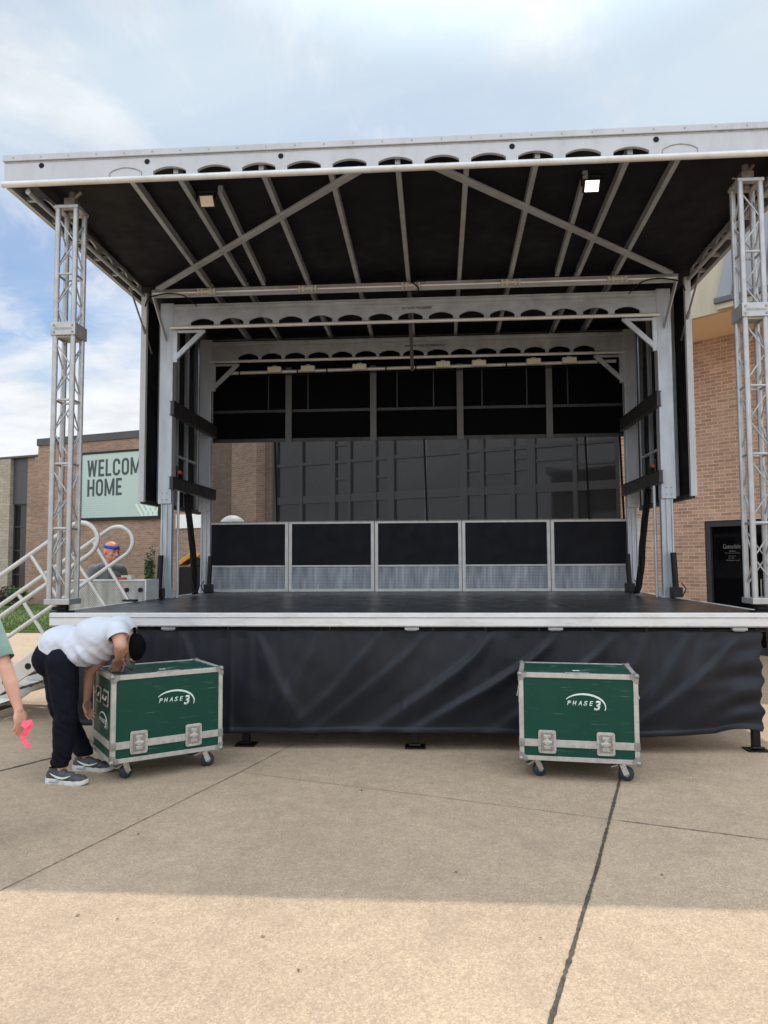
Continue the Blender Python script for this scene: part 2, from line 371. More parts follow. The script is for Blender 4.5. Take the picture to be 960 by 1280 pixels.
def scratches(m):
    """light rub marks worn into the laminate"""
    nt = m.node_tree; N = nt.nodes; L = nt.links; p = N['Principled BSDF']
    src = p.inputs['Base Color'].links[0].from_socket
    tc = N.new('ShaderNodeTexCoord'); mp = N.new('ShaderNodeMapping'); mp.inputs['Scale'].default_value=(2.2,2.2,42); mp.inputs['Rotation'].default_value=(0,.04,0); L.new(tc.outputs['Object'], mp.inputs[0])
    n = N.new('ShaderNodeTexNoise'); n.inputs['Scale'].default_value=2.4; n.inputs['Detail'].default_value=3; L.new(mp.outputs[0], n.inputs['Vector'])
    r = N.new('ShaderNodeMapRange'); r.inputs[1].default_value=.63; r.inputs[2].default_value=.74; r.inputs[4].default_value=.5; L.new(n.outputs['Fac'], r.inputs[0])
    mx = N.new('ShaderNodeMix'); mx.data_type='RGBA'; L.new(r.outputs[0], mx.inputs[0]); L.new(src, mx.inputs[6]); mx.inputs[7].default_value=(.16,.26,.22,1)
    L.new(mx.outputs[2], p.inputs['Base Color'])
scratches(M['green'])

def sign_mat():
    m = bpy.data.materials.new('mint_banner'); m.use_nodes=True
    nt=m.node_tree; N=nt.nodes; L=nt.links; p=N['Principled BSDF']; p.inputs['Roughness'].default_value=.6
    tc=N.new('ShaderNodeTexCoord'); s=N.new('ShaderNodeSeparateXYZ'); L.new(tc.outputs['Object'],s.inputs[0])
    def mt(op,a,b=None,c=None):
        x=N.new('ShaderNodeMath'); x.operation=op
        for i,q in enumerate((a,b,c)):
            if q is None: continue
            if isinstance(q,(int,float)): x.inputs[i].default_value=q
            else: L.new(q,x.inputs[i])
        return x.outputs[0]
    k=PI/.085
    g=mt('MULTIPLY',mt('ABSOLUTE',mt('SINE',mt('MULTIPLY',s.outputs[0],k))),mt('ABSOLUTE',mt('SINE',mt('MULTIPLY',s.outputs[2],k))))
    # dots shrink away from the lower left corner (x=-5.8, z=3.18)
    d=mt('SQRT',mt('ADD',mt('POWER',mt('ADD',s.outputs[0],5.8),2),mt('POWER',mt('MULTIPLY',mt('SUBTRACT',s.outputs[2],3.18),1.2),2)))
    thr=mt('ADD',.55,mt('MULTIPLY',d,.24))
    h=mt('GREATER_THAN',g,thr)
    gx=N.new('ShaderNodeMapRange'); gx.inputs[1].default_value=-5.8; gx.inputs[2].default_value=-2.3; L.new(s.outputs[0],gx.inputs[0])
    c0=N.new('ShaderNodeMix'); c0.data_type='RGBA'; L.new(gx.outputs[0],c0.inputs[0]); c0.inputs[6].default_value=(.44,.515,.48,1); c0.inputs[7].default_value=(.42,.51,.455,1)
    mx=N.new('ShaderNodeMix'); mx.data_type='RGBA'; L.new(h,mx.inputs[0]); L.new(c0.outputs[2],mx.inputs[6]); mx.inputs[7].default_value=(.27,.36,.34,1)
    L.new(mx.outputs[2],p.inputs['Base Color'])
    return m
M['banner']=sign_mat()

# ------------------------------------------------------------------ setting: ground
g = MB(); g.add([(-160,-160,0),(160,-160,0),(160,160,0),(-160,160,0)], [(0,1,2,3)])
kind(obj('pavement', g, M['concrete']), 'structure')

def crack(pts, w, name='pavement_joint', lift=.004):
    """sunk joint shown as an irregular dirt-filled strip"""
    mb = MB(); P = []
    for a, b in zip(pts[:-1], pts[1:]):
        a, b = V((*a, 0)), V((*b, 0)); n = max(2, int((b-a).length/.012))
        for i in range(n): P.append(a.lerp(b, i/n))
    P.append(V((*pts[-1], 0)))
    vs=[]; fs=[]
    for i,p in enumerate(P):
        d=(P[min(i+1,len(P)-1)]-P[max(i-1,0)]).normalized(); s=V((-d.y,d.x,0))
        ww=w*(.85+.5*noise.noise(p*31)+.25*noise.noise(p*11)); off=s*w*.10*noise.noise(p*4+V((7,0,0)))
        ww=max(ww,w*.25)
        vs+=[p+off-s*ww/2+V((0,0,lift)),p+off+s*ww/2+V((0,0,lift))]
    for i in range(len(P)-1): fs.append((2*i,2*i+2,2*i+3,2*i+1))
    mb.add(vs,fs)
    kind(obj(name, mb, M['joint']), 'structure')
crack([(1.95,.6),(1.603,-.72),(1.12,-2.26),(.676,-3.61),(.2,-5.2),(-.1,-6.2)], .021)
crack([(-2.6,-3.45),(-1.811,-2.734),(-1.184,-.678-.0),(-.974,.094),(-.5,1.3)][1:], .006)
crack([(-2.9,-3.9),(-1.811,-2.734)], .006)
crack([(1.4,-1.58),(2.151,-1.846),(4.5,-2.65)], .008)
crack([(-1.184,-.678),(.1,-1.12),(1.4,-1.58)], .0035)
crack([(-6,-3.2),(-3.019,-.741),(-2.642,-.017),(-1.8,1.4)], .022)
mb = MB()
for i in range(34):
    x, y = random.uniform(-2.6,2.6), random.uniform(-4.6,-.4); s=random.uniform(.003,.010); a=random.uniform(0,PI)
    c=V((x,y,.006)); u=V((math.cos(a),math.sin(a),random.uniform(-.1,.3)))*s; w=V((-math.sin(a),math.cos(a),0))*s*.5
    mb.add([c-u-w,c+u-w,c+u+w,c-u+w],[(0,1,2,3)])
kind(obj('ground_litter', mb, M['litter']), 'stuff')

# lawn with blades
mb = MB(); mb.box(-26,-7.4,10.0,21.0,0,.05); kind(obj('lawn', mb, M['soil']), 'structure')
mb = MB()
for i in range(26000):
    x=random.uniform(-18,-7.45); y=10.05+random.random()**1.5*8.5; h=random.uniform(.03,.08); a=random.uniform(0,PI); w=.012
    dx,dy=math.cos(a)*w,math.sin(a)*w; lx,ly=random.uniform(-.03,.03),random.uniform(-.03,.03)
    mb.add([(x-dx,y-dy,.045),(x+dx,y+dy,.045),(x+lx,y+ly,.045+h)],[(0,1,2)])
kind(obj('grass', mb, M['grass']), 'stuff')

# ------------------------------------------------------------------ building
bld = thing('brick_building', 'long low brick building with dark parapet, glass wall and tan soffit behind the stage', 'building')
AL, PL = math.radians(-18), V((-7.079,18.294,0))
AR, PR = math.radians(-43), V((4.942,7.0,0))
# left wing: local x along the wall (right positive), y backwards
def L_(name, mb, m, parent=bld, **k): return obj(name, mb, M[m], parent, loc=PL, rz=AL, **k)
def R_(name, mb, m, parent=bld, **k): return obj(name, mb, M[m], parent, loc=PR, rz=AR, **k)
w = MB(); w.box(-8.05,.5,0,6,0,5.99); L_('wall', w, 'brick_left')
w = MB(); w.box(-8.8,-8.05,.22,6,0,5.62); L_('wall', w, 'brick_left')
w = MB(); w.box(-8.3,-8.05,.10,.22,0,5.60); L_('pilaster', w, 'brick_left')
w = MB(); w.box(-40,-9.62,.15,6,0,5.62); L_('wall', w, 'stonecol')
w = MB(); w.box(-8.09,.3,-.05,6,5.99,6.26); L_('parapet', w, 'parapet', bevel=.01)
w = MB(); w.box(-40,-8.05,.12,6,5.62,5.70); L_('parapet', w, 'parapet', bevel=.01)
win = MB(); win.box(-9.62,-8.8,.42,.5,.2,3.84); fr = L_('window', win, 'glass')
f = MB()
for x in (-9.62,-8.85): f.box(x,x+.05,.36,.415,.2,3.84)
for z in (.2,1.10,2.02,2.94,3.79): f.box(-9.57,-8.85,.37,.415,z,z+.05)
obj('frame', f, M['bronze'], fr)
w = MB(); w.box(-9.62,-8.8,.30,.5,3.84,5.62); L_('spandrel_panel', w, 'panelgrey')
w = MB(); w.box(-9.62,-8.8,.28,.5,0,.2); L_('sill', w, 'stonecol')
# right wing
S0=-1.58
w = MB(); w.box(S0,0,0,4,0,5.42); w.box(0,1.9,0,4,2.24,5.42); w.box(1.9,9,0,4,0,5.42); R_('wall', w, 'brick')
w = MB(); w.box(-14.96,-13.54,-.30,1,0,6.9); R_('pilaster', w, 'brick_pier')
w = MB(); w.box(-16.6,-14.96,-.02,1,0,6.9); R_('wall', w, 'brick_painted_shade')
w = MB(); w.box(-13.54,-13.18,.02,1,0,6.9); R_('wall', w, 'brick_painted_shade')
w = MB(); w.box(-16.7,-13.2,-.32,6,6.9,7.3); R_('parapet', w, 'parapet')
AG, PG = math.radians(-24), V((-4.615,16.077,0))
def G_(name, mb, m, parent=bld, **k): return obj(name, mb, M[m], parent, loc=PG, rz=AG, **k)
w = MB(); w.box(-.05,11.2,.05,.13,0,6.9); gw = G_('glass_wall', w, 'glass')
f = MB()
for x, t in ((.03,.16),(.99,.11),(2.09,.20),(2.66,.10),(3.50,.10),(4.02,.20),(6.20,.20),(6.72,.10),(7.55,.10),(8.05,.20),(9.15,.10),(10.2,.14)):
    f.box(x-t/2,x+t/2,-.04,.049,0,6.9)
obj('mullion', f, M['mullion'], gw)
f = MB()
for z, t in ((.1,.2),(1.15,.1),(2.2,.1),(3.40,.22),(4.47,.09),(5.4,.12)): f.box(.11,11.1,-.02,.047,z-t/2,z+t/2)
for x0,x1,z in ((2.2,2.6,3.96),(2.2,2.6,4.95),(3.56,3.9,3.96),(6.3,6.66,3.95),(6.8,7.5,3.85),(7.62,7.94,3.9),(7.62,7.94,4.2),(8.16,9.09,4.1),(3.56,3.9,2.75),(6.3,6.66,2.75),(9.2,10.1,3.95)): f.box(x0,x1,-.01,.045,z-.028,z+.028)
obj('transom', f, M['mullion'], gw)
w = MB(); w.box(-.2,11.4,-.02,5,6.9,7.3); G_('parapet', w, 'parapet')
# glass door
d = MB(); d.box(.09,.95,.10,.14,.12,2.14); door = R_('door', d, 'doorglass')
f = MB(); f.box(0,.09,.02,.16,0,2.235); f.box(.95,1.05,.02,.16,0,2.235); f.box(1.81,1.9,.02,.16,0,2.235); f.box(.09,.95,.02,.16,2.14,2.235); f.box(1.05,1.81,.02,.16,2.14,2.235); f.box(.09,.95,.05,.16,0,.12); f.box(1.05,1.81,.05,.16,0,.12)
obj('frame', f, M['bronze'], door)
f = MB(); f.tube([(.90,.02,.95),(.90,.02,1.25)],.012); f.box(.89,.91,.02,.1,.96,.98); f.box(.89,.91,.02,.1,1.22,1.24); obj('handle', f, M['steel_dark'], door)
d2 = MB(); d2.box(1.05,1.81,.10,.14,.12,2.14); R_('door', d2, 'doorglass')
M['etch'] = mat('pale_vinyl_lettering', (.17,.17,.16), .6)
text_mesh('lettering', 'Gatesdale', M['etch'], door, .27,.56,1.76,1.835, .098)
for t,x0,x1,z in (('Office',.37,.48,1.705),('Monday to Friday',.30,.55,1.67),('Chapel',.36,.47,1.62),('Sunday',.36,.46,1.585),('Welcome to all',.32,.54,1.55)):
    text_mesh('lettering', t, M['etch'], door, x0,x1,z,z+.022,.098)
# eave: soffit, stucco fascia, mansard
w = MB(); w.box(-1.9,9,-1.44,.0,5.42,5.50); R_('soffit', w, 'soffit')
w = MB(); w.box(-1.9,9,-1.48,-1.40,5.36,6.75); w.box(-1.9,9,-1.40,4,6.55,6.75); R_('eave', w, 'stucco')
# mansard panel standing proud of the stucco; bottom edge carries a gutter
w = MB()
w.add([(1.0,-1.60,5.545),(9,-1.60,5.545),(9,-1.485,5.545),(1.0,-1.485,5.545),(1.27,-1.52,6.75),(9,-1.52,6.75),(9,-1.485,6.75),(1.27,-1.485,6.75)],[(3,2,1,0),(4,5,6,7),(0,1,5,4),(1,2,6,5),(2,3,7,6),(3,0,4,7)])
ms = R_('mansard_roof', w, 'mansard')
s = MB()
for x in (1.25,1.7,2.15,2.6,3.05,3.5,3.95,4.4,4.85):
    s.bar((x,-1.61,5.56),(x+.16,-1.53,6.74),.03,.03,up=V((0,-1,.06)))
obj('seam', s, M['gutter'], ms)
s = MB(); s.box(.97,9,-1.63,-1.483,5.455,5.543); R_('gutter', s, 'gutter', bevel=.01)
s = MB(); s.box(.99,9,-1.585,-1.483,5.37,5.453); R_('eave_step', s, 'stucco')

# sign on left wing
sg = thing('welcome_sign', 'pale mint WELCOME HOME sign in a black frame on the brown brick wall', 'sign')
def S_(name, mb, m, parent=sg): return obj(name, mb, m, parent, loc=PL, rz=AL)
w = MB(); w.box(-5.78,-2.33,-.10,-.06,3.18,5.50); S_('banner', w, M['banner'])
w = MB(); w.box(-5.86,-2.25,-.12,-.002,5.50,5.58); w.box(-5.86,-2.25,-.12,-.002,3.08,3.18); w.box(-5.86,-5.78,-.12,-.002,3.18,5.50); w.box(-2.33,-2.25,-.12,-.002,3.18,5.50); S_('frame', w, M['blackmetal'])
def block_word(word, x0, z0, adv, wd, h, t):
    """condensed bold capitals drawn as strokes"""
    mb = MB()
    for ch in word:
        cw = wd*(1.36 if ch in 'WM' else .80 if ch in 'EL' else 1.0); q = [0]
        def st(a, b, tt=t):
            q[0] += 1
            y = -.102 - .0006*q[0]
            ax, az = x0 + a[0]*cw, z0 + a[1]*h; bx, bz = x0 + b[0]*cw, z0 + b[1]*h
            if abs(ax-bx) < 1e-6: o = [(ax-tt/2,az),(ax+tt/2,az),(ax+tt/2,bz),(ax-tt/2,bz)]
            elif abs(az-bz) < 1e-6: o = [(ax,az-tt/2),(bx,az-tt/2),(bx,az+tt/2),(ax,az+tt/2)]
            else: o = [(ax-tt*.52,az),(ax+tt*.52,az),(bx+tt*.52,bz),(bx-tt*.52,bz)]
            mb.add([V((px,y,pz)) for px,pz in o], [(0,1,2,3)])
        e = t/2/cw; g_ = t/2/h
        if ch in 'HEL': st((e,0),(e,1))
        if ch == 'H': st((1-e,0),(1-e,1)); st((0,.5),(1,.5))
        if ch == 'E': st((0,g_),(1,g_)); st((0,1-g_),(1,1-g_)); st((0,.5),(.9,.5))
        if ch == 'L': st((0,g_),(1,g_))
        if ch == 'W': st((e*.9,1),(.27,0),t*.92); st((.5,.98),(.27,0),t*.86); st((.5,.98),(.73,0),t*.86); st((1-e*.9,1),(.73,0),t*.92)
        if ch == 'M': st((e,0),(e,1)); st((1-e,0),(1-e,1)); st((e,1),(.5,.08),t*.86); st((1-e,1),(.5,.08),t*.86)
        if ch in 'OC':
            ring=[]; n=32
            for k in range(n):
                a=2*PI*k/n; ca,sa=math.cos(a),math.sin(a)
                r=lambda ww,hh,rad: None
                def rrp(W_,H_,R_):
                    cx=max(-(W_-R_),min(W_-R_,ca*1e3*1)) if abs(ca)>1e-9 else 0; 
                    kx=(W_-R_)*(1 if ca>1e-9 else -1 if ca<-1e-9 else 0); kz=(H_-R_)*(1 if sa>1e-9 else -1 if sa<-1e-9 else 0)
                    return kx+R_*ca, kz+R_*sa
                ring.append((rrp(cw/2,h/2,cw/2*.98),rrp(cw/2-t,h/2-t,max(.005,(cw/2-t)*.98)),a))
            for k in range(n):
                a,b=ring[k],ring[(k+1)%n]
                am=(a[2]+PI/n)%(2*PI)
                zm=(a[0][1]+b[0][1])/2
                if ch=='C' and (am<.01 or am>2*PI-.01): continue
                cx,cz=x0+cw/2,z0+h/2
                if ch=='C' and a[0][0]>0 and b[0][0]>0 and abs(a[0][1]-b[0][1])>h*.12:
                    continue
                mb.add([V((cx+p[0],-.1026,cz+p[1])) for p in (a[1],a[0],b[0],b[1])],[(0,1,2,3)])
            if ch=='C':
                xr=x0+cw-t
                mb.add([V((px,-.1034,pz)) for px,pz in ((xr,z0+h*.66),(xr+t,z0+h*.66),(xr+t,z0+h*.82),(xr,z0+h*.82))],[(0,1,2,3)])
                mb.add([V((px,-.1034,pz)) for px,pz in ((xr,z0+h*.18),(xr+t,z0+h*.18),(xr+t,z0+h*.34),(xr,z0+h*.34))],[(0,1,2,3)])
        x0 += cw + adv
    o = obj('lettering', mb, M['sign_dark'], sg, loc=PL, rz=AL)
    return x0
block_word('WELCOME', -5.54, 4.67, .062, .335, .62, .098)
block_word('HOME', -5.52, 3.96, .062, .335, .62, .098)
w = MB()
for k in range(3):
    o=.0+.22*k
    pts=[(-3.15+o*.2,3.2+o),(-2.95,3.62),( -2.72,3.2)]
for k in range(4):
    x=-3.30+k*.20
    w.ribbon([(x,-.103,3.62),(x+.30,-.103,3.19)],.085,.003,(0,-1,0))
for k in range(3):
    x=-2.62+k*.20
    w.ribbon([(x,-.1035,3.62),(x-.30,-.1035,3.19)],.07,.0035,(0,-1,0))
S_('stripe', w, M['sign_white'])

# plants
def leafy(mb, c, r, n, sc=(1,1,1), s=.05):
    for i in range(n):
        p=V((random.gauss(0,1),random.gauss(0,1),random.gauss(0,1))); p.normalize(); p*=r*(random.random()**.45)
        p=V((p.x*sc[0],p.y*sc[1],p.z*sc[2]))+V(c)
        if p.z<.03: p.z=.03+random.random()*.1
        a=V((random.gauss(0,1),random.gauss(0,1),random.gauss(0,.6))).normalized(); b=a.orthogonal().normalized(); q=s*random.uniform(.6,1.4)
        mb.add([p-a*q,p-b*q*.5,p+a*q,p+b*q*.5],[(0,1,2,3)])
def shrub(name, label, x, y, r, h, m, flowers=0, tall=1, group=None):
    t=thing(name,label,'shrub',(x,y,0),0,group)
    mb=MB()
    for k in range(7):
        a=random.uniform(0,2*PI); q=random.uniform(0,r*.6)
        leafy(mb,(math.cos(a)*q,math.sin(a)*q,h*random.uniform(.35,.75)),r*.6,170,(1,1,h/(2*r)*1.1))
    obj('foliage',mb,M[m],t)
    st=MB()
    for k in range(5):
        a=random.uniform(0,2*PI); st.tube([(0,0,0),(math.cos(a)*r*.3,math.sin(a)*r*.3,h*.35),(math.cos(a)*r*.6,math.sin(a)*r*.6,h*.7)],[.015,.01,.005],5)
    obj('stem',st,M['bark'],t)
    if flowers:
        fl=MB()
        for k in range(flowers):
            a=random.uniform(0,2*PI); q=random.uniform(0,r); fl.sphere((math.cos(a)*q,math.sin(a)*q-r*.2,h*random.uniform(.5,.95)),.05,6,4)
        obj('blossom',fl,M['blossom'],t)
def WLp(s,off=0): 
    d=V((math.cos(AL),math.sin(AL),0)); n=V((-d.y,d.x,0)); return PL+d*s-n*off
for i,(s_,off,r,h,m,fl,lab) in enumerate(((-9.1,1.6,.45,.62,'leaf',4,'low green shrub with a few pink blossoms below the dark window'),(-8.2,1.2,.42,.75,'leaf_dark',0,'reddish low shrub at the corner of the brown brick wall'),(-7.3,1.4,.45,.7,'leaf',7,'flowering shrub at the wall foot nearest the stage rails'),(-8.6,2.2,.30,.38,'leaf_dark',9,'small pink flower clump at the lawn edge'))):
    p=WLp(s_,off); shrub('flowering_shrub' if fl else 'shrub',lab,p.x,p.y,r,h,m,fl,group='shrubs along the brown brick wall')
p=WLp(-2.36,.45); shrub('tall_shrub','narrow tall green shrub against the brick wall under the sign',p.x,p.y,.20,2.2,'leaf')

# things behind the stage
mc = thing('generator','black generator box with a sloping yellow hood behind the stage','generator',(-3.80,6.2,0),.1)
w=MB(); w.box(-.20,.42,-.35,.45,.25,1.50); w.box(.0,.40,-.34,.44,1.501,1.645); obj('body',w,M['blackmetal'],mc,bevel=.02)
w=MB(); w.prism([(-.24,1.56),(-.03,1.715),(.13,1.715),(.13,1.66),(.0,1.655),(-.22,1.50)],.7,Matrix.Translation((0,-.38,0))); obj('hood',w,M['yellow'],mc,bevel=.01)
w=MB(); w.box(-.235,-.205,-.40,-.352,.4,1.5); obj('guard_strip',w,M['yellow'],mc)
for x in (-.2,.3):
    w=MB(); w.tube([(x,-.38,.22),(x,-.22,.22)],.22,18); obj('wheel',w,M['rubber'],mc,smooth='auto')
um = thing('storage_tank','white domed tank top just above the leftmost guard panel','tank',(-3.14,6.1,0))
w=MB(); w.tube([(0,0,.12),(0,0,2.14)],.235,28); obj('body',w,M['white'],um,smooth='auto')
w=MB(); w.sphere((0,0,2.14),.235,24,14,sc=(1,1,.95)); obj('dome',w,M['white'],um,smooth=True)
w=MB()
for k in range(3):
    a_=2*PI*k/3; w.box(.16*math.cos(a_)-.03,.16*math.cos(a_)+.03,.16*math.sin(a_)-.03,.16*math.sin(a_)+.03,0,.14)
obj('leg',w,M['charcoal'],um)
w=MB(); w.box(-1.62,-.25,-.06,-.002,2.72,3.20); L_('wall_panel', w, 'white', bevel=.01)
cn = thing('traffic_cone','orange and white traffic cone behind the right rear column','cone',(3.62,5.6,0))
w=MB(); w.box(-.17,.17,-.17,.17,0,.03); obj('base',w,M['orange'],cn,bevel=.01)
w=MB(); w.tube([(0,0,.03),(0,0,.5)],[.15,.085],20); obj('body',w,M['orange'],cn,smooth='auto')
w=MB(); w.tube([(0,0,.5),(0,0,.505),(0,0,.9)],[.083,.088,.035],20); obj('collar',w,M['white'],cn,smooth='auto')
# ------------------------------------------------------------------ mobile stage
H = 1.1413
st = thing('mobile_stage', 'silver mobile stage with black roof, black deck and rear trailer in the plaza', 'stage')
def P_(name, mb, m, parent=st, **k): return obj(name, mb, M[m], parent, **k)
# deck
w=MB(); w.box(-3.02,3.02,.03,4.40,H-.03,H-.002); P_('deck',w,'deck')
w=MB()
w.box(-3.05,3.05,-.012,.028,H-.115,H+.002); w.box(-3.05,-3.021,.03,4.42,H-.115,H+.004); w.box(3.021,3.05,.03,4.42,H-.115,H+.004)
P_('deck_edge',w,'alu_edge',bevel=.004)
w=MB(); w.box(-3.045,3.045,-.017,-.0125,H-.040,H-.034); w.box(-3.045,3.045,-.017,-.0125,H-.113,H-.104); P_('edge_groove',w,'steel_dark')
w=MB()
for x in (-1.52,0,1.52): w.box(x-.003,x+.003,.03,2.5,H-.0015,H-.0005)
w.box(-3.0,3.0,2.50,2.506,H-.0014,H-.0006)
P_('deck_seam',w,'blackmetal')
w=MB(); w.box(-3.0,3.0,.10,.22,H-.16,H-.032)
for x in (-2.4,-1.2,0,1.2,2.4): w.box(x-.04,x+.04,.22,2.5,H-.16,H-.032)
P_('deck_frame',w,'blackmetal')
for x in (-2.0,.09,1.28,2.76):
    w=MB(); w.box(x-.06,x+.06,.0,.06,H-.142,H-.117); w.box(x-.045,x+.045,.01,.05,H-.150,H-.1425); P_('deck_latch',w,'alu',bevel=.004)
# legs under the front edge (each with its foot plate)
for x,y in ((-2.87,.16),(-1.351,.16),(.107,.15),(1.50,.16),(2.925,.19)):
    w=MB(); w.box(x-.03,x+.03,y-.03,y+.03,.02,H-.16); lg=P_('leg',w,'blackmetal',bevel=.004)
    w=MB(); w.box(x-.085,x+.085,y-.075,y+.075,0,.012); w.tube([(x-.05,y-.05,.03),(x+.05,y-.05,.03)],.012,8); obj('foot_plate',w,M['blackmetal'],lg,bevel=.002)
# trailer underframe; front beam lowered, unseen, to block light under the deck
w=MB(); w.box(-3.0,2.86,2.62,2.74,.06,H-.032); w.box(2.861,3.0,2.62,2.74,.45,H-.032); w.box(-3.0,3.0,4.26,4.38,.45,H-.032); w.box(-2.95,2.95,2.74,4.26,.50,.58)
P_('chassis_light_block',w,'charcoal')
for x in (.75,1.55):
    for y in (2.80,4.18):
        w=MB(); w.tube([(x,y-.11,.36),(x,y+.11,.36)],.36,26); wh=P_('wheel',w,'rubber',smooth='auto')
        w=MB(); w.tube([(x,y-.12,.36),(x,y-.105,.36)],.19,20); obj('rim',w,M['galv'],wh,smooth='auto')
# trailer nose box with tread plate, left of the deck
w=MB(); w.box(-3.86,-2.99,1.96,2.00,.62,1.365); nb=P_('nose_box',w,'treadplate')
w=MB(); w.box(-3.86,-2.99,2.002,2.34,.62,1.35); w.box(-2.989,-2.975,1.955,2.34,H+.006,1.38); w.box(-3.88,-2.99,1.945,2.35,1.366,1.378); obj('nose_shell',w,M['alu_edge'],nb)
w=MB()
for x in (-3.20,-3.04):
    w.tube([(x,1.945,1.265),(x,1.962,1.265)],.026,14)
obj('port_hole',w,M['blackmetal'],nb,smooth='auto')

# columns
XC=3.02
def chan(x0,x1,y0,y1,z0,z1):
    w=MB(); w.box(x0,x1,y0,y1,z0,z1); return w
for sx in (-1,1):
    for y0,zb in ((2.60,2.29),(4.16,2.30)):
        x=XC*sx
        c=P_('column',chan(x-.084,x+.084,y0,y0+.13,zb,4.80),'galv',bevel=.006)
        # inner telescopic section
        w=MB(); xi=x-sx*.02
        w.box(xi-.062,xi+.062,y0+.03,y0+.11,H,zb+.05)
        w.box(xi-.068,xi-.05,y0+.016,y0+.029,H,zb); w.box(xi+.05,xi+.068,y0+.016,y0+.029,H,zb); w.box(xi-.012,xi+.012,y0+.018,y0+.029,H,zb)
        obj('inner_mast',w,M['galv'],c,bevel=.003)
        w=MB(); w.box(xi-.11,xi+.11,y0-.03,y0+.15,H,H+.012); w.prism([(xi-.11,H+.012),(xi-.064,H+.012),(xi-.064,H+.15)],.012,Matrix.Translation((0,y0+.06,0))); w.prism([(xi+.064,H+.012),(xi+.11,H+.012),(xi+.064,H+.15)],.012,Matrix.Translation((0,y0+.06,0)))
        obj('mast_foot',w,M['galv'],c)
        w=MB()
        for dx in (-.028,.028):
            for dz in (.05,.13): w.tube([(x+dx,y0-.007,zb+dz),(x+dx,y0+.001,zb+dz)],.010,8)
        obj('bolt',w,M['steel_dark'],c)
        w=MB(); w.tube([(x-sx*.14,y0+.10,H),(x-sx*.14,y0+.10,2.45)],.018,8); obj('guide_rod',w,M['alu'],c,smooth='auto') if y0<3 else None
        # hydraulic ram
        hx=x+sx*(.03 if y0<3 else -.10); hy=y0-.06
        w=MB(); w.tube([(hx,hy,H+.06),(hx+sx*(-.02),hy,1.66)],.034,14); hr=P_('hydraulic_cylinder',w,'blackmetal',smooth='auto')
        w=MB(); w.box(hx-.06,hx+.06,hy-.05,hy+.05,H+.004,H+.12); w.tube([(hx+sx*.06,hy-.04,H+.02),(hx+sx*.10,hy-.04,H+.10),(hx+sx*.05,hy-.04,H+.17)],.008,6); obj('valve_block',w,M['blackmetal'],hr,bevel=.006)

def arch_outline(x0,x1,zb,zt,centres,half,ah,cham=.0):
    """plate outline with arch notches cut upward from its lower edge"""
    o=[(x0,zb)]
    for c in centres:
        o.append((c-half,zb)) 
        for k in range(0,13):
            t=k/12; xx=c-half+2*half*t; zz=zb+ah*(.50+.50*math.sin(PI*t)**.75); o.append((xx,zz))
        o.append((c+half,zb))
    o+=[(x1,zb),(x1,zt),(x0,zt)]
    return o
# portal beams
for y0,txt,tx in ((2.60,'NOT RATED FOR LOADING',(-.09,.27)),(4.20,'MAXIMUM LOADS SEE RIGGING PLAN',(-.12,.46))):
    cs=[-2.569+.369*k for k in range(15)] if y0<3 else [-2.40+.343*k for k in range(15)]
    w=MB(); w.prism(arch_outline(-XC+.085,XC-.085,4.495,4.745,cs,.148,.098),.02,Matrix.Translation((0,y0,0)))
    b=P_('portal_beam',w,'alu')
    w=MB(); w.box(-XC+.085,XC-.085,y0-.035,y0+.06,4.746,4.765); w.box(-XC+.085,XC-.085,y0-.012,y0-.001,4.69,4.698); obj('flange',w,M['alu'],b)
    w=MB(); w.tube([(-XC+.05,y0-.02,4.478),(XC-.05,y0-.02,4.478)],.022,12); obj('chord_tube',w,M['alu_mid'],b,smooth='auto')
    text_mesh('lettering',txt,M['black_ink'],b,tx[0],tx[1],4.635,4.665,y0-.001,bold=.02)
    for sx in (-1,1):
        w=MB(); xa=sx*(XC-.085)
        w.bar((xa-sx*.02,y0+.02,4.10),(xa-sx*.37,y0+.02,4.44),.038,.06)
        w.box(min(xa+sx*.004,xa-sx*.05),max(xa+sx*.004,xa-sx*.05),y0,y0+.04,4.05,4.455)
        w.box(min(xa-sx*.05,xa-sx*.40),max(xa-sx*.05,xa-sx*.40),y0+.004,y0+.036,4.42,4.452)
        P_('knee_brace',w,'alu',bevel=.003)
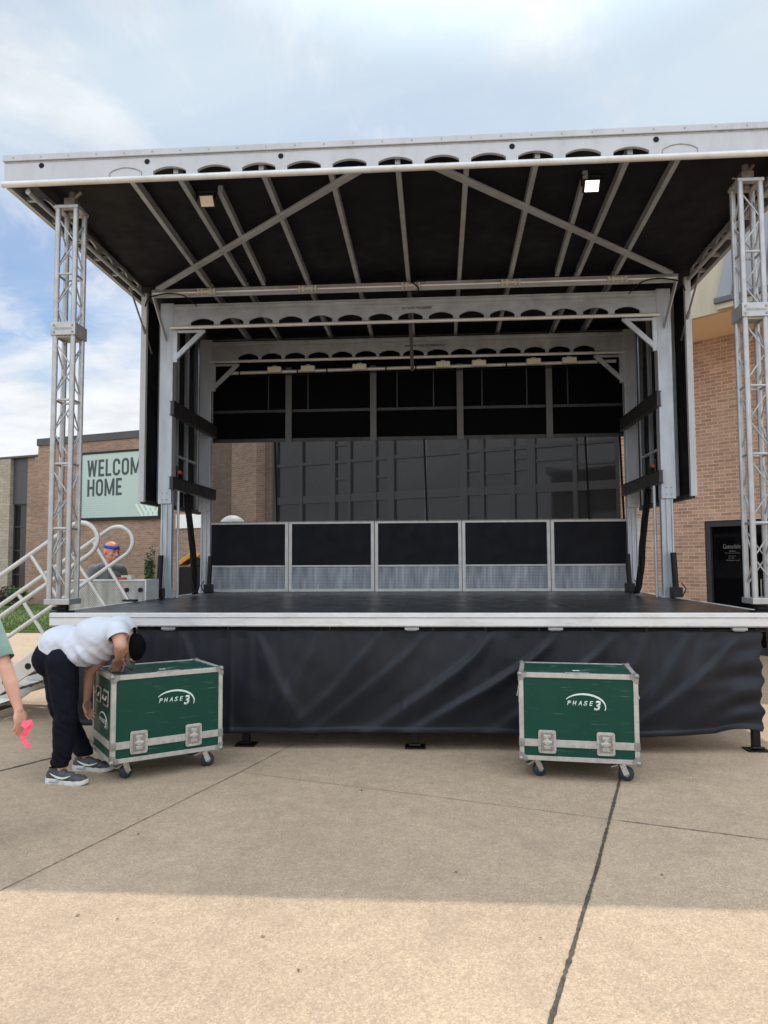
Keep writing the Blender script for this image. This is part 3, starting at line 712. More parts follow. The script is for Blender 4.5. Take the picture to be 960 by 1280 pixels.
# beams running front to back between columns and side wall panels
for sx in (-1,1):
    for z0,h in ((3.385,.165),(2.475,.14)):
        x=sx*(XC-.10)
        w=MB(); w.box(x-.022,x+.022,2.55,4.34,z0,z0+h); w.box(x-.035,x+.035,2.55,4.34,z0-.006,z0-.0005); w.box(x-.035,x+.035,2.55,4.34,z0+h+.0005,z0+h+.006)
        P_('cross_beam',w,'charcoal',bevel=.002)
    xo=sx*3.275
    w=MB(); w.box(xo-.015,xo+.015,2.56,4.75,2.34,4.85); sp=P_('side_panel',w,'black_panel')
    w=MB(); w.box(xo-.035,xo+.035,2.50,2.558,2.31,4.90); obj('edge_trim',w,M['alu_white'],sp,bevel=.004)
    w=MB(); w.box(xo-.03,xo+.03,2.56,4.75,2.29,2.338); obj('bottom_rail',w,M['charcoal'],sp)
    xs=sx*3.22
    for y in (2.95,3.55,3.95,4.40):
        w=MB(); w.box(xs-.022,xs+.022,y-.03,y+.03,2.345,4.84); obj('stud',w,M['alu'],sp)
    w=MB(); w.box(xs-.02,xs+.02,3.0,3.5,2.86,2.90); w.box(xs-.02,xs+.02,3.59,4.35,3.0,3.03); obj('noggin',w,M['alu'],sp)
    # control block on lower cross beam
    w=MB(); w.box(sx*2.93-.03,sx*2.93+.03,2.85,2.93,2.63,2.72); w.tube([(sx*2.93,2.80,2.62),(sx*2.93,2.80,2.78)],.02,8); P_('valve',w,'blackmetal')
    w=MB(); w.tube([(sx*2.90,2.78,2.70),(sx*2.90,2.86,2.70)],.022,10); P_('valve_handle',w,'redbox')
    # gas strut
    w=MB(); w.tube([(sx*3.26,2.03,4.80),(sx*3.26,2.44,4.46)],.012,8); w.tube([(sx*3.26,2.44,4.46),(sx*3.26,2.72,4.20)],.018,10); P_('gas_strut',w,'steel_dark',smooth='auto')
    # vertical tie from hinge to column
    w=MB(); w.bar((sx*3.10,2.36,4.80),(sx*3.02,2.595,4.32),.012,.05); P_('tie_plate',w,'alu')

# roof
def zr(y): return 4.985-(y+.1)*.042        # underside of ribs
w=MB(); 
def slab(x0,x1,y0,y1,a,b):
    return MB().add([(x0,y0,zr(y0)+a),(x1,y0,zr(y0)+a),(x1,y1,zr(y1)+a),(x0,y1,zr(y1)+a),(x0,y0,zr(y0)+b),(x1,y0,zr(y0)+b),(x1,y1,zr(y1)+b),(x0,y1,zr(y1)+b)],[(3,2,1,0),(4,5,6,7),(0,1,5,4),(1,2,6,5),(2,3,7,6),(3,0,4,7)])
P_('roof_panel',slab(-3.46,3.46,-.10,2.44,.085,.165),'black_panel')
P_('roof_panel',slab(-3.46,3.46,2.452,4.80,.085,.165),'black_panel')
for x in (-2.39,-1.95,-1.19,-.595,0,.595,1.19,1.96,2.39):
    w=MB(); w.bar((x,-.10,zr(-.1)+.042),(x*1.008,2.33,zr(2.33)+.042),.044,.084); P_('rib',w,'alu')
    w=MB(); w.bar((x*1.01,2.42,zr(2.4)+.042),(x*1.01,4.60,zr(4.6)+.042),.044,.084); P_('rib',w,'alu')
for x in (-1.66,1.66):
    w=MB(); w.bar((x,.26,zr(.26)+.042),(x*1.045,2.33,zr(2.33)+.042),.044,.08); P_('rib',w,'alu')
for sx in (-1,1):
    w=MB(); a=V((sx*3.02,2.30,zr(2.3)-.016)); b=V((sx*.31,-.08,zr(-.08)-.016)); w.bar(a,b,.075,.03); P_('diagonal_brace',w,'alu',bevel=.003)
# hinge line
w=MB(); w.box(-3.12,3.12,2.345,2.375,zr(2.36)-.10,zr(2.36)-.002); w.box(-3.12,3.12,2.377,2.405,zr(2.36)-.09,zr(2.36)-.002)
hb=P_('hinge_beam',w,'alu',bevel=.003)
w=MB(); w.tube([(-3.10,2.33,zr(2.36)-.055),(3.10,2.33,zr(2.36)-.055)],.014,8); obj('hinge_rod',w,M['alu_edge'],hb,smooth='auto')
for x in (-2.43,-1.2,.03,1.2,2.42):
    w=MB(); w.box(x-.09,x+.09,2.300,2.343,zr(2.36)-.075,zr(2.36)-.045)
    for dx in (-.10,-.05,.05,.10): w.tube([(x+dx,2.30,zr(2.36)-.10),(x+dx,2.30,zr(2.36)-.03)],.012,8)
    obj('clamp',w,M['lampwhite'],hb)
# fascia
cs=[-1.988+.3945*k for k in range(11)]
YF=-.15
w=MB(); w.prism(arch_outline(-3.49,3.49,4.945,5.125,cs,.147,.080),.035,Matrix.Translation((0,YF,0)))
fa=P_('fascia',w,'alu_white')
w=MB(); w.box(-3.48,3.48,YF-.003,YF-.0005,5.112,5.1245); obj('painted_rail_shadow',w,M['steel_dark'],fa)  # dark strip painted in as the shadow under the top rail
w=MB(); w.box(-3.50,3.50,YF-.016,YF+.05,5.126,5.183); obj('top_rail',w,M['alu_white'],fa,bevel=.004)
w=MB(); w.tube([(-3.50,YF-.005,4.918),(3.50,YF-.005,4.918)],.028,14); obj('bottom_tube',w,M['alu_mid'],fa,smooth='auto')
for x,z in ((-3.147,5.081),(-2.19,5.075),(-1.006,5.073),(.972,5.069),(2.162,5.075),(3.15,5.075)):
    w=MB(); w.tube([(x,YF-.003,z),(x,YF+.001,z)],.024,18); obj('hole',w,M['black_panel'],fa)
w=MB()
for x in (-2.382,2.354):
    pts=[(x-.143,YF-.003,4.952)]+[(x-.143+.286*t/12,YF-.003,4.950+.078*(.42+.58*math.sin(PI*t/12)**.7)) for t in range(13)]+[(x+.143,YF-.003,4.952)]
    w.tube(pts,.004,5)
obj('blind_arch_rim',w,M['steel_dark'],fa)
w=MB()
for k in range(28):
    x=-3.4+k*6.8/27; w.tube([(x,YF-.020,5.155),(x,YF-.015,5.155)],.007,6); w.tube([(x,YF+.02,5.183),(x,YF+.02,5.190)],.008,6)
obj('rivet',w,M['steel_dark'],fa)
for sx in (-1,1):
    w=MB(); w.box(sx*3.463-.023,sx*3.463+.023,YF+.036,4.80,4.90,5.15); w.box(sx*3.475-.03,sx*3.475+.03,YF+.05,4.80,5.151,5.183); P_('roof_edge',w,'alu')
for sx in (-1,1):
    for k in range(6):
        y=.15+k*.45; w=MB(); w.box(min(sx*3.30,sx*3.44),max(sx*3.30,sx*3.44),y-.02,y+.02,4.91,4.945); P_('outrigger',w,'alu')
for sx in (-1,1):
    Rm=Matrix.Rotation(PI/2,4,'Z'); 
    o=arch_outline(-.10,2.42,4.89,4.985,[.28+.40*k for k in range(6)],.145,.06)
    T=Matrix.Translation((sx*3.29+.01,0,0))@Rm
    w=MB(); w.prism(o,.02,T); sb=P_('side_beam',w,'alu')
    w=MB(); w.tube([(sx*3.29,-.11,4.87),(sx*3.29,2.60,4.87)],.024,12); obj('side_tube',w,M['alu'],sb,smooth='auto')
# hanging strap in the middle
w=MB(); w.bar((0.0,2.56,4.86),(.02,3.0,3.98),.045,.03,up=V((0,1,0))); P_('hanging_strut',w,'charcoal')
# rear valance
w=MB(); w.box(-3.10,3.10,4.43,4.46,3.36,4.86); rp=P_('rear_panel',w,'valance_black')
w=MB(); w.box(-3.10,3.10,4.395,4.428,3.325,3.375); w.box(-3.10,3.10,4.41,4.428,3.765,3.805); obj('panel_rail',w,M['charcoal'],rp)
M['post']=mat('weathered_grey_post',(.085,.087,.088),.5,.2,var=.1)
for x in (-1.838,-.594,.660,1.928):
    w=MB(); w.box(x-.045,x+.045,4.36,4.394,3.32,4.42); w.tube([(x,4.352,3.40),(x,4.36,3.40)],.018,10); obj('post',w,M['post'],rp)
w=MB()
for x in (-2.15,-1.56,-.25,.28,.98,1.62,2.2): w.box(x-.008,x+.008,4.415,4.428,3.81,4.35)
obj('seam',w,M['charcoal'],rp)
sc_=thing('mesh_screen','see-through black mesh screen stretched between the rear panel and the guard panels','screen')
def scrim():
    m=bpy.data.materials.new('black_scrim_mesh'); m.use_nodes=True; nt=m.node_tree; N=nt.nodes; L=nt.links
    N.remove(N['Principled BSDF']); d=N.new('ShaderNodeBsdfDiffuse'); d.inputs[0].default_value=(.050,.051,.054,1)
    t=N.new('ShaderNodeBsdfTransparent'); mx=N.new('ShaderNodeMixShader'); mx.inputs[0].default_value=.52
    L.new(t.outputs[0],mx.inputs[1]); L.new(d.outputs[0],mx.inputs[2]); L.new(mx.outputs[0],N['Material Output'].inputs[0])
    return m
M['scrim']=scrim()
for a,b in ((-2.99,-2.045),(-2.005,.135),(.175,2.425),(2.465,2.915)):
    w=MB(); w.add([(a,4.412,3.34),(b,4.412,3.34),(b,4.412,2.15),(a,4.412,2.15)],[(3,2,1,0)]); obj('mesh_panel',w,M['scrim'],sc_)
for x in (-3.00,-2.02,.16,2.45,2.93):
    w=MB(); w.bar((x-.02,4.40,3.33),(x+.01,4.40,2.15),.030,.012,up=V((0,1,0))); obj('strap',w,M['cable'],sc_)

# guard panels across the back of the deck
gp=thing('guard_panel','TBD','guard panel',(0,4.46,H),0,'guard panels along the rear of the deck')
Wp=1.245; Hp=1.02
w=MB(); w.box(-Wp/2,-Wp/2+.045,-.02,.02,0,Hp); w.box(Wp/2-.045,Wp/2,-.02,.02,0,Hp); w.box(-Wp/2+.045,Wp/2-.045,-.02,.02,Hp-.04,Hp); w.box(-Wp/2+.045,Wp/2-.045,-.02,.02,.0,.035); w.box(-Wp/2+.045,Wp/2-.045,-.02,.02,.355,.38)
obj('frame',w,M['alu_mid'],gp,bevel=.003)
w=MB(); w.box(-Wp/2+.045,Wp/2-.045,-.006,.006,.38,Hp-.04); obj('board',w,M['navy_panel'],gp)
w=MB(); w.box(-Wp/2+.045,Wp/2-.045,-.004,.004,.035,.355); obj('kick_plate',w,M['kick'],gp)
labs=('leftmost black guard panel at the rear of the deck, by the left columns','second guard panel from the left at the rear of the deck','middle black and silver guard panel at the rear of the deck','guard panel at the rear of the deck just right of the middle one','rightmost black guard panel at the rear of the deck, by the right columns')
for i,x in enumerate((-2.475,-1.22,.038,1.292,2.548)):
    o=gp if i==0 else copy_tree(gp)
    o.location=(x,4.46,H); o['label']=labs[i]

# truss towers
def tower(label, X):
    t=thing('truss_tower',label,'truss tower',(X,.12,H),0,'truss towers under the roof front')
    s=.082; zb=.115; zt=3.63
    def pt(i,z): return V((((-s,-s),(s,-s),(s,s),(-s,s))[i][0],((-s,-s),(s,-s),(s,s),(-s,s))[i][1],z))
    for i in range(4):
        w=MB(); w.tube([pt(i,zb),pt(i,zt)],.0245,14); obj('chord',w,M['tower'],t,smooth='auto')
    nb=6; zz=[zb+.05+k*(zt-zb-.08)/nb for k in range(nb+1)]
    for i in range(4):
        j=(i+1)%4; w=MB()
        for k in range(nb):
            a,b=zz[k],zz[k+1]; m=(a+b)/2; fl=(k+i)%2
            p,q=(i,j) if fl else (j,i)
            w.tube([pt(p,a+.05),pt(q,m),pt(p,b-.05)],.0075,7)
            if k: w.tube([pt(i,a),pt(j,a)],.011,8)
        obj('lacing',w,M['tower'],t,smooth='auto')
    w=MB(); w.box(-.115,.115,-.115,.115,zb-.045,zb+.005); obj('base_plate',w,M['tower'],t,bevel=.006)
    w=MB(); 
    w.box(-.11,.11,-.11,-.055,zt,zt+.03); w.box(-.11,.11,.055,.11,zt,zt+.03); w.box(-.11,-.055,-.055,.055,zt,zt+.03); w.box(.055,.11,-.055,.055,zt,zt+.03)
    obj('top_plate',w,M['tower'],t,bevel=.004)
    w=MB(); w.box(-.115,.115,-.115,.115,2.46,2.58); cp=obj('coupler',w,M['tower'],t,bevel=.006)
    w=MB(); 
    for z in (2.49,2.55):
        for x in (-.085,.085): w.tube([(x,-.122,z),(x,-.114,z)],.011,8)
    w.box(-.08,.08,-.118,-.1155,2.512,2.528)
    obj('bolt',w,M['steel_dark'],cp)
    w=MB(); w.tube([(0,0,.002),(0,0,.07)],.05,16); w.box(-.075,.075,-.075,.075,.0,.012); w.tube([(-.06,-.06,.035),(.06,-.06,.035)],.014,8); obj('screw_jack',w,M['blackmetal'],t,smooth='auto')
    w=MB(); w.tube([(0,0,zt-.02),(0,0,zt+.19)],.028,12); w.box(-.05,.05,-.05,.05,zt+.06,zt+.12); w.tube([(0,0,zt+.12),(.07,.02,zt+.2)],.02,8); w.tube([(-.12,-.02,zt+.07),(.0,-.03,zt+.06)],.008,6); obj('head_clamp',w,M['steel_dark'],t)
    return t
tower('left aluminium truss tower between the stairs and the welcome sign',-3.0)
tower('right aluminium truss tower in front of the black glass door',2.985)

# vinyl skirt hung below the deck front
def skirt():
    nx,nz=420,80; x0,x1=-2.90,2.93
    vs=[];
    for j in range(nz+1):
        t=j/nz                                  # 0 top .. 1 bottom
        for i in range(nx+1):
            u=i/nx; x=x0+(x1-x0)*u
            zbot=.140+.010*math.sin(x*2.2+1)+(.035*max(0,(x-1.2)/1.75)**2)+(.03*max(0,(-x-1.6)/1.3))
            if x>2.55: zbot+= .05*math.sin((x-2.55)/.4*PI)*.6
            ztop=.998-.006*abs(math.sin(x*PI/.75))
            z=ztop+(zbot-ztop)*t
            p=V((x,0,z))
            # diagonal drag folds radiating from hang points + broad billows
            d=0
            for hx,dirx,amp in ((-2.75,.8,.9),(-1.9,.45,.6),(-1.22,.42,.9),(-.72,-.40,.8),(-.2,-.75,.6),(.20,-.95,.7),(.74,-1.0,1.3),(1.30,-1.2,1.2),(1.75,-1.0,.8),(2.0,-.45,.9),(2.38,-.62,1.1),(2.5,-.25,.8),(2.75,-.95,1.0)):
                c_=hx+dirx*t**1.25+.05*noise.noise(V((hx*3,t*2.2,2.2)))
                q=x-c_; wd=(.035+.13*t)*(.55 if q*dirx>0 else 1.25)
                d+=amp*.026*math.exp(-(q/wd)**2)*(t**.6*(1.22-t))*1.6
            d+=.035*t*noise.noise(V((x*1.1,t*1.5,3.1)))
            d+=.016*t*noise.noise(V((x*2.0+t*1.6,t*1.6,9.1)))
            d+=.004*min(1,t*3)*noise.noise(V((x*4-t*3,t*2.5,4.4)))
            d+=.0012*noise.noise(V((x*9+t*6,t*7,1.4)))
            d+=.0055*(1-t)**2*min(1,t*12)*noise.noise(V((x*13,t*.8,6.6)))*2
            if t>.955: d+=.006
            for sx_ in (-1.46,.02,1.49):
                if abs(x-sx_)<.02: d+=.004
            if x>2.3:
                k=(x-2.3)/.65
                d+=.022*k*math.sin(t*21+x*5)*(.4+t*.6)*noise.noise(V((x*2,t*4,7)))*2.2
            # gathered side edge
            xx=x+(.012*math.sin(t*17)+.010*math.sin(t*41))*max(0,(u-.96)/.04)
            y=-.035-.05*math.sin(PI*min(1,t*1.1))*.4-d*1.5
            vs.append((xx,y+.07,z))
    fs=[]
    for j in range(nz):
        for i in range(nx):
            a=j*(nx+1)+i; fs.append((a,a+1,a+nx+2,a+nx+1))
    return MB().add(vs,fs)
sk=thing('stage_skirt','black wrinkled vinyl skirt hanging below the front edge of the deck','skirt')
o=obj('cloth',skirt(),M['vinyl'],sk,smooth=True)
md=o.modifiers.new('thick','SOLIDIFY'); md.thickness=.004
w=MB(); w.tube([(-2.92,.045,1.002),(2.97,.045,1.002)],.012,8); obj('hanging_rail',w,M['blackmetal'],sk,smooth='auto')
for k in range(14):
    x=-2.8+k*5.7/13; w=MB(); w.box(x-.008,x+.008,.03,.06,.985,1.03); obj('hook',w,M['blackmetal'],sk)

# flight of stairs on the left
sr=thing('stage_stairs','white aluminium stairs with looped handrails up to the left side of the deck','stairs')
sl=.68
def zs(x): return 1.02+sl*(x+3.06)
for y in (.86,1.78):
    w=MB(); w.prism([(-4.62,.0),(-4.42,.0),(-3.06,zs(-3.06)-.10+.0),(-3.06,zs(-3.06)+.10),(-4.62,zs(-4.62)+.10)],.03,Matrix.Translation((0,y,0)))
    s_=obj('stringer',w,M['rail'],sr,bevel=.003)
    w=MB()
    for x in (-3.35,-3.62,-3.72,-3.95,-4.2): w.tube([(x,y-.003,zs(x)-.01),(x,y+.001,zs(x)-.01)],.032,14)
    obj('hole',w,M['blackmetal'],s_)
for k in range(5):
    x=-3.32-k*.29; z=zs(x)+.03
    w=MB(); w.box(x-.13,x+.13,.891,1.779,z-.03,z); obj('tread',w,M['treadplate'],sr,bevel=.003)
def rail(y,dy=0):
    top=[]
    c=V((-3.235,y,1.80)); r=.172
    d=V((1,0,sl)).normalized(); nrm=V((-d.z,0,d.x))
    a0=c+nrm*r; b0=c-nrm*r
    pts=[a0-d*1.62,a0-d*.8,a0-d*.1]
    for k in range(0,15):
        a=PI/2-PI*k/14; pts.append(c+d*math.cos(a)*r*1.05+nrm*math.sin(a)*r)
    pts+=[b0-d*.1,b0-d*.8,b0-d*1.62]
    w=MB(); w.tube(pts,.024,12); h=obj('handrail',w,M['rail'],sr,smooth='auto')
    w=MB()
    for q,L in ((.50,.98),(1.25,.98)):
        p=a0-d*q; w.tube([p,p-nrm*L],.020,10)
    if y>1.5: w.tube([a0-d*.22,V((-3.10,y,H+.02))],.020,10)
    obj('post',w,M['rail'],h,smooth='auto')
    if y>1.5: w=MB(); w.box(-3.15,-3.0,y-.04,y+.04,H+.005,H+.028); obj('post_foot',w,M['blackmetal'],h,bevel=.004)
rail(.90); rail(1.76)
w=MB(); w.tube([(-4.75,1.90,.10),(-4.3,1.90,.20),(-3.75,1.90,.40),(-3.4,1.90,.50),(-3.3,1.90,.75)],.045,12); w.tube([(-4.7,1.90,.04),(-3.8,1.90,.28)],.03,10); obj('base_frame',w,M['rail'],sr,smooth='auto')
for y in (1.86,):
    w=MB(); w.tube([(-3.82,y-.02,.30),(-3.82,y+.02,.30)],.06,16); obj('wheel',w,M['rubber'],sr,smooth='auto')

# floodlights under the front of the roof
def flood(label,x,y,lit):
    t=thing('floodlight',label,'floodlight',(x,y,zr(y)-.02),0,'floodlights under the roof front')
    R=Matrix.Rotation(math.radians(38),4,'X')@Matrix.Rotation(0,4,'Z')
    w=MB(); w.box(-.075,.075,-.005,.045,-.10,.02,R); obj('housing',w,M['blackmetal'],t,bevel=.006)
    w=MB(); w.box(-.06,.06,-.009,-.0055,-.087,.007,R); obj('lens',w,M['lens_lit' if lit else 'lens'],t)
    w=MB(); w.bar((-.092,.0,-.04),(-.092,.02,.06),.008,.03); w.bar((.092,0,-.04),(.092,.02,.06),.008,.03); w.box(-.096,.096,.0,.04,.055,.065); obj('yoke',w,M['blackmetal'],t)
flood('unlit cream-faced floodlight under the roof front near the left tower',-1.79,.26,False)
flood('lit white floodlight under the roof front toward the right tower',1.72,.26,True)

# light bar
lb=thing('light_bar','pale horizontal pipe carrying small lamps under the rear roof beam','light bar')
w=MB(); w.tube([(-2.70,4.30,4.335),(2.86,4.30,4.385)],.026,12); obj('pipe',w,M['rail'],lb,smooth='auto')
w=MB()
for k in range(13):
    x=-2.55+k*.43; w.tube([(x-.01,4.30,4.336+.009*(x+2.7)),(x+.01,4.30,4.336+.009*(x+2.7))],.032,10)
obj('tape_wrap',w,M['cable'],lb)
w=MB(); w.tube([(-2.6+.2*k,4.28,4.295+.008*(.2*k)-.018*abs(math.sin(k*.9))) for k in range(27)],.008,6); obj('power_cable',w,M['cable'],lb)
ords=('leftmost small lamp on the pipe under the rear roof beam','second small lamp from the left on the rear pipe','small lamp just left of the hanging strut on the rear pipe','small lamp just right of the hanging strut on the rear pipe','third small lamp from the right on the rear pipe','second small lamp from the right on the rear pipe','rightmost small lamp on the pipe under the rear roof beam')
pr=None
for i,x in enumerate((-2.02,-1.53,-.78,.42,.93,1.70,2.20)):
    z=4.335+.009*(x+2.7)
    if pr is None:
        pr=thing('stage_lamp',ords[0],'stage lamp',(x,4.25,z),0,'small lamps on the rear pipe')
        w=MB(); w.box(-.10,.10,-.05,.03,-.03,.055); obj('housing',w,M['lampwhite'],pr,bevel=.008)
        w=MB(); w.box(-.085,.085,-.054,-.051,-.02,.035); obj('lens',w,M['lens'],pr)
        w=MB(); w.box(-.03,.03,-.02,.055,.056,.075); obj('clamp',w,M['alu'],pr)
        o=pr
    else: o=copy_tree(pr)
    o.location=(x,4.25,z); o['label']=ords[i]

# cable bundles
for sx,lab in ((-1,'black cable bundle sagging from the lower beam beside the left columns'),(1,'black cable bundle sagging from the lower beam beside the right columns')):
    P0=[(sx*2.96,3.25,2.46),(sx*2.93,3.22,2.25),(sx*2.87,3.2,1.85),(sx*2.84,3.2,1.5),(sx*2.83 if sx<0 else 2.80,3.2,1.25),(sx*2.80 if sx<0 else 2.76,3.15,H+.03)]
    # smooth
    def cat(P,n=8):
        P=[V(p) for p in P]; Q=[]
        for i in range(len(P)-1):
            p0,p1,p2,p3=P[max(i-1,0)],P[i],P[i+1],P[min(i+2,len(P)-1)]
            for k in range(n):
                t=k/n; Q.append(.5*((2*p1)+(p2-p0)*t+(2*p0-5*p1+4*p2-p3)*t*t+(3*p1-p0-3*p2+p3)*t**3))
        return Q+[P[-1]]
    w=MB()
    for k in range(5):
        a=2*PI*k/5
        w.tube([p+V((.026*math.cos(a+i*.15),.026*math.sin(a+i*.15),0)) for i,p in enumerate(cat(P0))],.017,7)
    tag(obj('cable_bundle',w,M['cable'],smooth='auto'),lab,'cable',group='cable bundles beside the columns')
for sx,lab in ((-1,'thin black cable looped along the left end of the roof hinge'),(1,'thin black cable looped along the right end of the roof hinge')):
    w=MB(); w.tube(cat([(sx*3.05,2.28,4.78),(sx*2.9,2.27,4.80),(sx*2.72,2.28,4.78),(sx*2.6,2.29,4.70),(sx*2.55,2.33,4.65)]),.008,6)
    w.tube(cat([(sx*3.05,2.28,4.78),(sx*3.12,2.25,4.74),(sx*3.18,2.30,4.66)]),.008,6)
    tag(obj('power_cable',w,M['cable'],smooth='auto'),lab,'cable')
w=MB(); w.tube(cat([(.03,2.29,4.86),(.08,2.28,4.82),(.12,2.28,4.77),(.09,2.29,4.73),(.03,2.29,4.74)]),.009,6); w.tube(cat([(.05,2.29,4.84),(.12,2.28,4.87),(.2,2.29,4.86)]),.008,6)
tag(obj('power_cable',w,M['cable'],smooth='auto'),'short black cable knot at the middle of the roof hinge','cable')
# small clutter on the nose box
tag(obj('small_box',MB().box(-3.36,-3.26,2.02,2.10,1.379,1.405),M['redbox'],bevel=.004),'small red orange box on top of the tread plate trailer nose','box')
tag(obj('small_box',MB().box(-3.34,-3.22,2.12,2.22,1.379,1.425),M['lampwhite'],bevel=.004),'small cream box behind the red one on the trailer nose','box')
#PART3
# ------------------------------------------------------------------ road cases
def case(label, X, Y, a):
    t=thing('road_case',label,'road case',(X,Y,0),a,'green wheeled road cases')
    W,D,Hc,zb=.83,.594,.621,.14; tr=.032; e=.004
    w=MB(); w.box(e,W-e,e,D-e,zb+e,zb+Hc-e); obj('body',w,M['green'],t)
    w=MB(); z0,z1=zb,zb+Hc
    # angle extrusions on every edge: two faces each, butted
    for x0,x1 in ((0,tr),(W-tr,W)):
        w.box(x0,x1,-.0015,e+.0005,z0+tr,z1-tr); w.box(x0,x1,D-e-.0005,D+.0015,z0+tr,z1-tr)
    for y0,y1 in ((0,tr),(D-tr,D)):
        w.box(-.0015,e+.0005,y0,y1,z0+tr,z1-tr); w.box(W-e-.0005,W+.0015,y0,y1,z0+tr,z1-tr)
    for za,zc in ((z0,z0+tr),(z1-tr,z1)):
        w.box(0,W,-.0025,e,za,zc); w.box(0,W,D-e,D+.0025,za,zc); w.box(-.0025,e,.001,D-.001,za,zc); w.box(W-e,W+.0025,.001,D-.001,za,zc)
    for y0,y1 in ((0,tr),(D-tr,D)): w.box(tr,W-tr,y0,y1,z1-e,z1+.002)
    for x0,x1 in ((0,tr),(W-tr,W)): w.box(x0,x1,0,D,z1-e,z1+.003)
    w.box(W/2-.085,W/2+.085,-.004,tr+.012,z1+.0022,z1+.0055)
    # tongue and groove belt
    zb0,zb1=z0+.098,z0+.150
    w.box(tr+.002,W-tr-.002,-.0042,e,zb0,zb1); w.box(tr,W-tr,D-e,D+.0042,zb0,zb1); w.box(-.0042,e,tr,D-tr,zb0,zb1); w.box(W-e,W+.0042,tr,D-tr,zb0,zb1)
    obj('edge_trim',w,M['casetrim'],t,bevel=.0015)
    # corners: ball plus three leaves
    for cx,sx in ((0,1),(W,-1)):
        for cy,sy in ((0,1),(D,-1)):
            for cz,sz in ((z0,1),(z1,-1)):
                w=MB(); w.sphere((cx+sx*.008,cy+sy*.008,cz+sz*.008),.0205,12,8)
                def tri(p,q,n):
                    p=V(p);q=V(q);n=V(n);c=V((cx,cy,cz))
                    o_=[c,c+p*.058,c+p*.05+q*.026,c+p*.026+q*.05,c+q*.058]
                    w.add([k+n*.006 for k in o_]+[k-n*.002 for k in o_],[(0,1,2,3,4),(9,8,7,6,5)]+[((i+1)%5,i,i+5,(i+1)%5+5) for i in range(5)])
                tri((sx,0,0),(0,0,sz),(0,-sy,0)); tri((0,sy,0),(0,0,sz),(-sx,0,0)); tri((sx,0,0),(0,sy,0),(0,0,-sz))
                obj('corner_cap',w,M['steel_dark'],t,smooth='auto')
    for cx in (0,W):
        sx=1 if cx==0 else -1
        w=MB(); w.box(min(cx-sx*.005,cx+sx*.036),max(cx-sx*.005,cx+sx*.036),-.0065,.03,zb0-.004,zb1+.004); obj('belt_corner',w,M['steel_dark'],t,bevel=.003)
    # butterfly latches
    for fx in (.235,.725):
        x=fx*W; lz=z0+.135; a_,b_=.063,.082
        w=MB()
        def rr(a,b,r,n=5):
            o=[]
            for qx,qz,s0 in ((a-r,-b+r,-PI/2),(a-r,b-r,0),(-a+r,b-r,PI/2),(-a+r,-b+r,PI)):
                for k in range(n+1): o.append((qx+r*math.cos(s0+k*PI/2/n),qz+r*math.sin(s0+k*PI/2/n)))
            return o
        w.prism([(x+p,lz+q) for p,q in rr(a_,b_,.018)],.010,Matrix.Translation((0,-.0115,0)))
        lt=obj('latch',w,M['chrome'],t,bevel=.002)
        w=MB(); w.prism([(x+p,lz+q) for p,q in rr(a_*.74,b_*.78,.012)],.002,Matrix.Translation((0,-.0135,0))); obj('latch_dish',w,M['steel_dark'],lt)
        w=MB(); w.tube([(x,-.020,lz),(x,-.0132,lz)],.022,14); w.box(x-.034,x+.034,-.022,-.0137,lz-.008,lz+.008); w.box(x-.024,x+.024,-.018,-.0136,lz+.026,lz+.050); w.box(x-.024,x+.024,-.018,-.0136,lz-.05,lz-.026); w.box(x-.008,x+.008,-.0175,-.0137,lz+.02,lz+.03)
        obj('latch_wing',w,M['chrome'],lt,bevel=.002)
        w=MB()
        for k in range(5):
            for sx in (-1,1): w.sphere((x+sx*(a_-.008),-.012,lz-b_+.02+k*(2*b_-.04)/4),.0035,6,4)
        obj('rivet',w,M['steel_dark'],lt)
    # recessed side handles
    for side,sx in ((0,-1),(W,1)):
        for fy in (.27,.66):
            y=fy*D; z=z0+.445
            w=MB(); Rz=Matrix.Translation((side,y,z))@Matrix.Rotation(-PI/2*(-sx),4,'Z')
            w.prism(rr(.075,.060,.015),.006,Rz@Matrix.Translation((0,-.0065,0))); hh=obj('side_handle',w,M['chrome'],t,bevel=.002)
            w=MB(); w.prism(rr(.058,.044,.012),.002,Rz@Matrix.Translation((0,-.0085,0))); obj('handle_dish',w,M['blackmetal'],hh)
            w=MB(); w.tube([Rz@V(p) for p in ((-.045,-.010,.02),(-.045,-.016,-.005),(.045,-.016,-.005),(.045,-.010,.02))],.007,8); obj('handle_grip',w,M['chrome'],hh)
    # casters
    for cx,cy,ang in ((.11,.10,.5),(W-.11,.10,-.15),(.11,D-.10,.9),(W-.11,D-.10,.3)):
        Cm=Matrix.Translation((cx,cy,0))@Matrix.Rotation(ang,4,'Z')
        w=MB(); w.box(-.05,.05,-.04,.04,.132,.1405,Cm); w.tube([Cm@V((0,0,.118)),Cm@V((0,0,.132))],.032,14)
        w.bar(Cm@V((-.0,-.027,.12)),Cm@V((.03,-.027,.048)),.004,.04,up=V((1,0,0))); w.bar(Cm@V((0,.027,.12)),Cm@V((.03,.027,.048)),.004,.04,up=V((1,0,0)))
        w.bar(Cm@V((-.03,0,.112)),Cm@V((-.075,0,.095)),.05,.008)
        cs_=obj('caster',w,M['chrome'],t,bevel=.001)
        w=MB(); w.tube([Cm@V((.03,-.020,.0505)),Cm@V((.03,-.014,.0505)),Cm@V((.03,.014,.0505)),Cm@V((.03,.020,.0505))],[.040,.050,.050,.040],24); obj('wheel',w,M['wheelblue'],cs_,smooth='auto')
        w=MB(); w.tube([Cm@V((.03,-.024,.0505)),Cm@V((.03,.024,.0505))],.018,14); obj('hub',w,M['steel_dark'],cs_,smooth='auto')
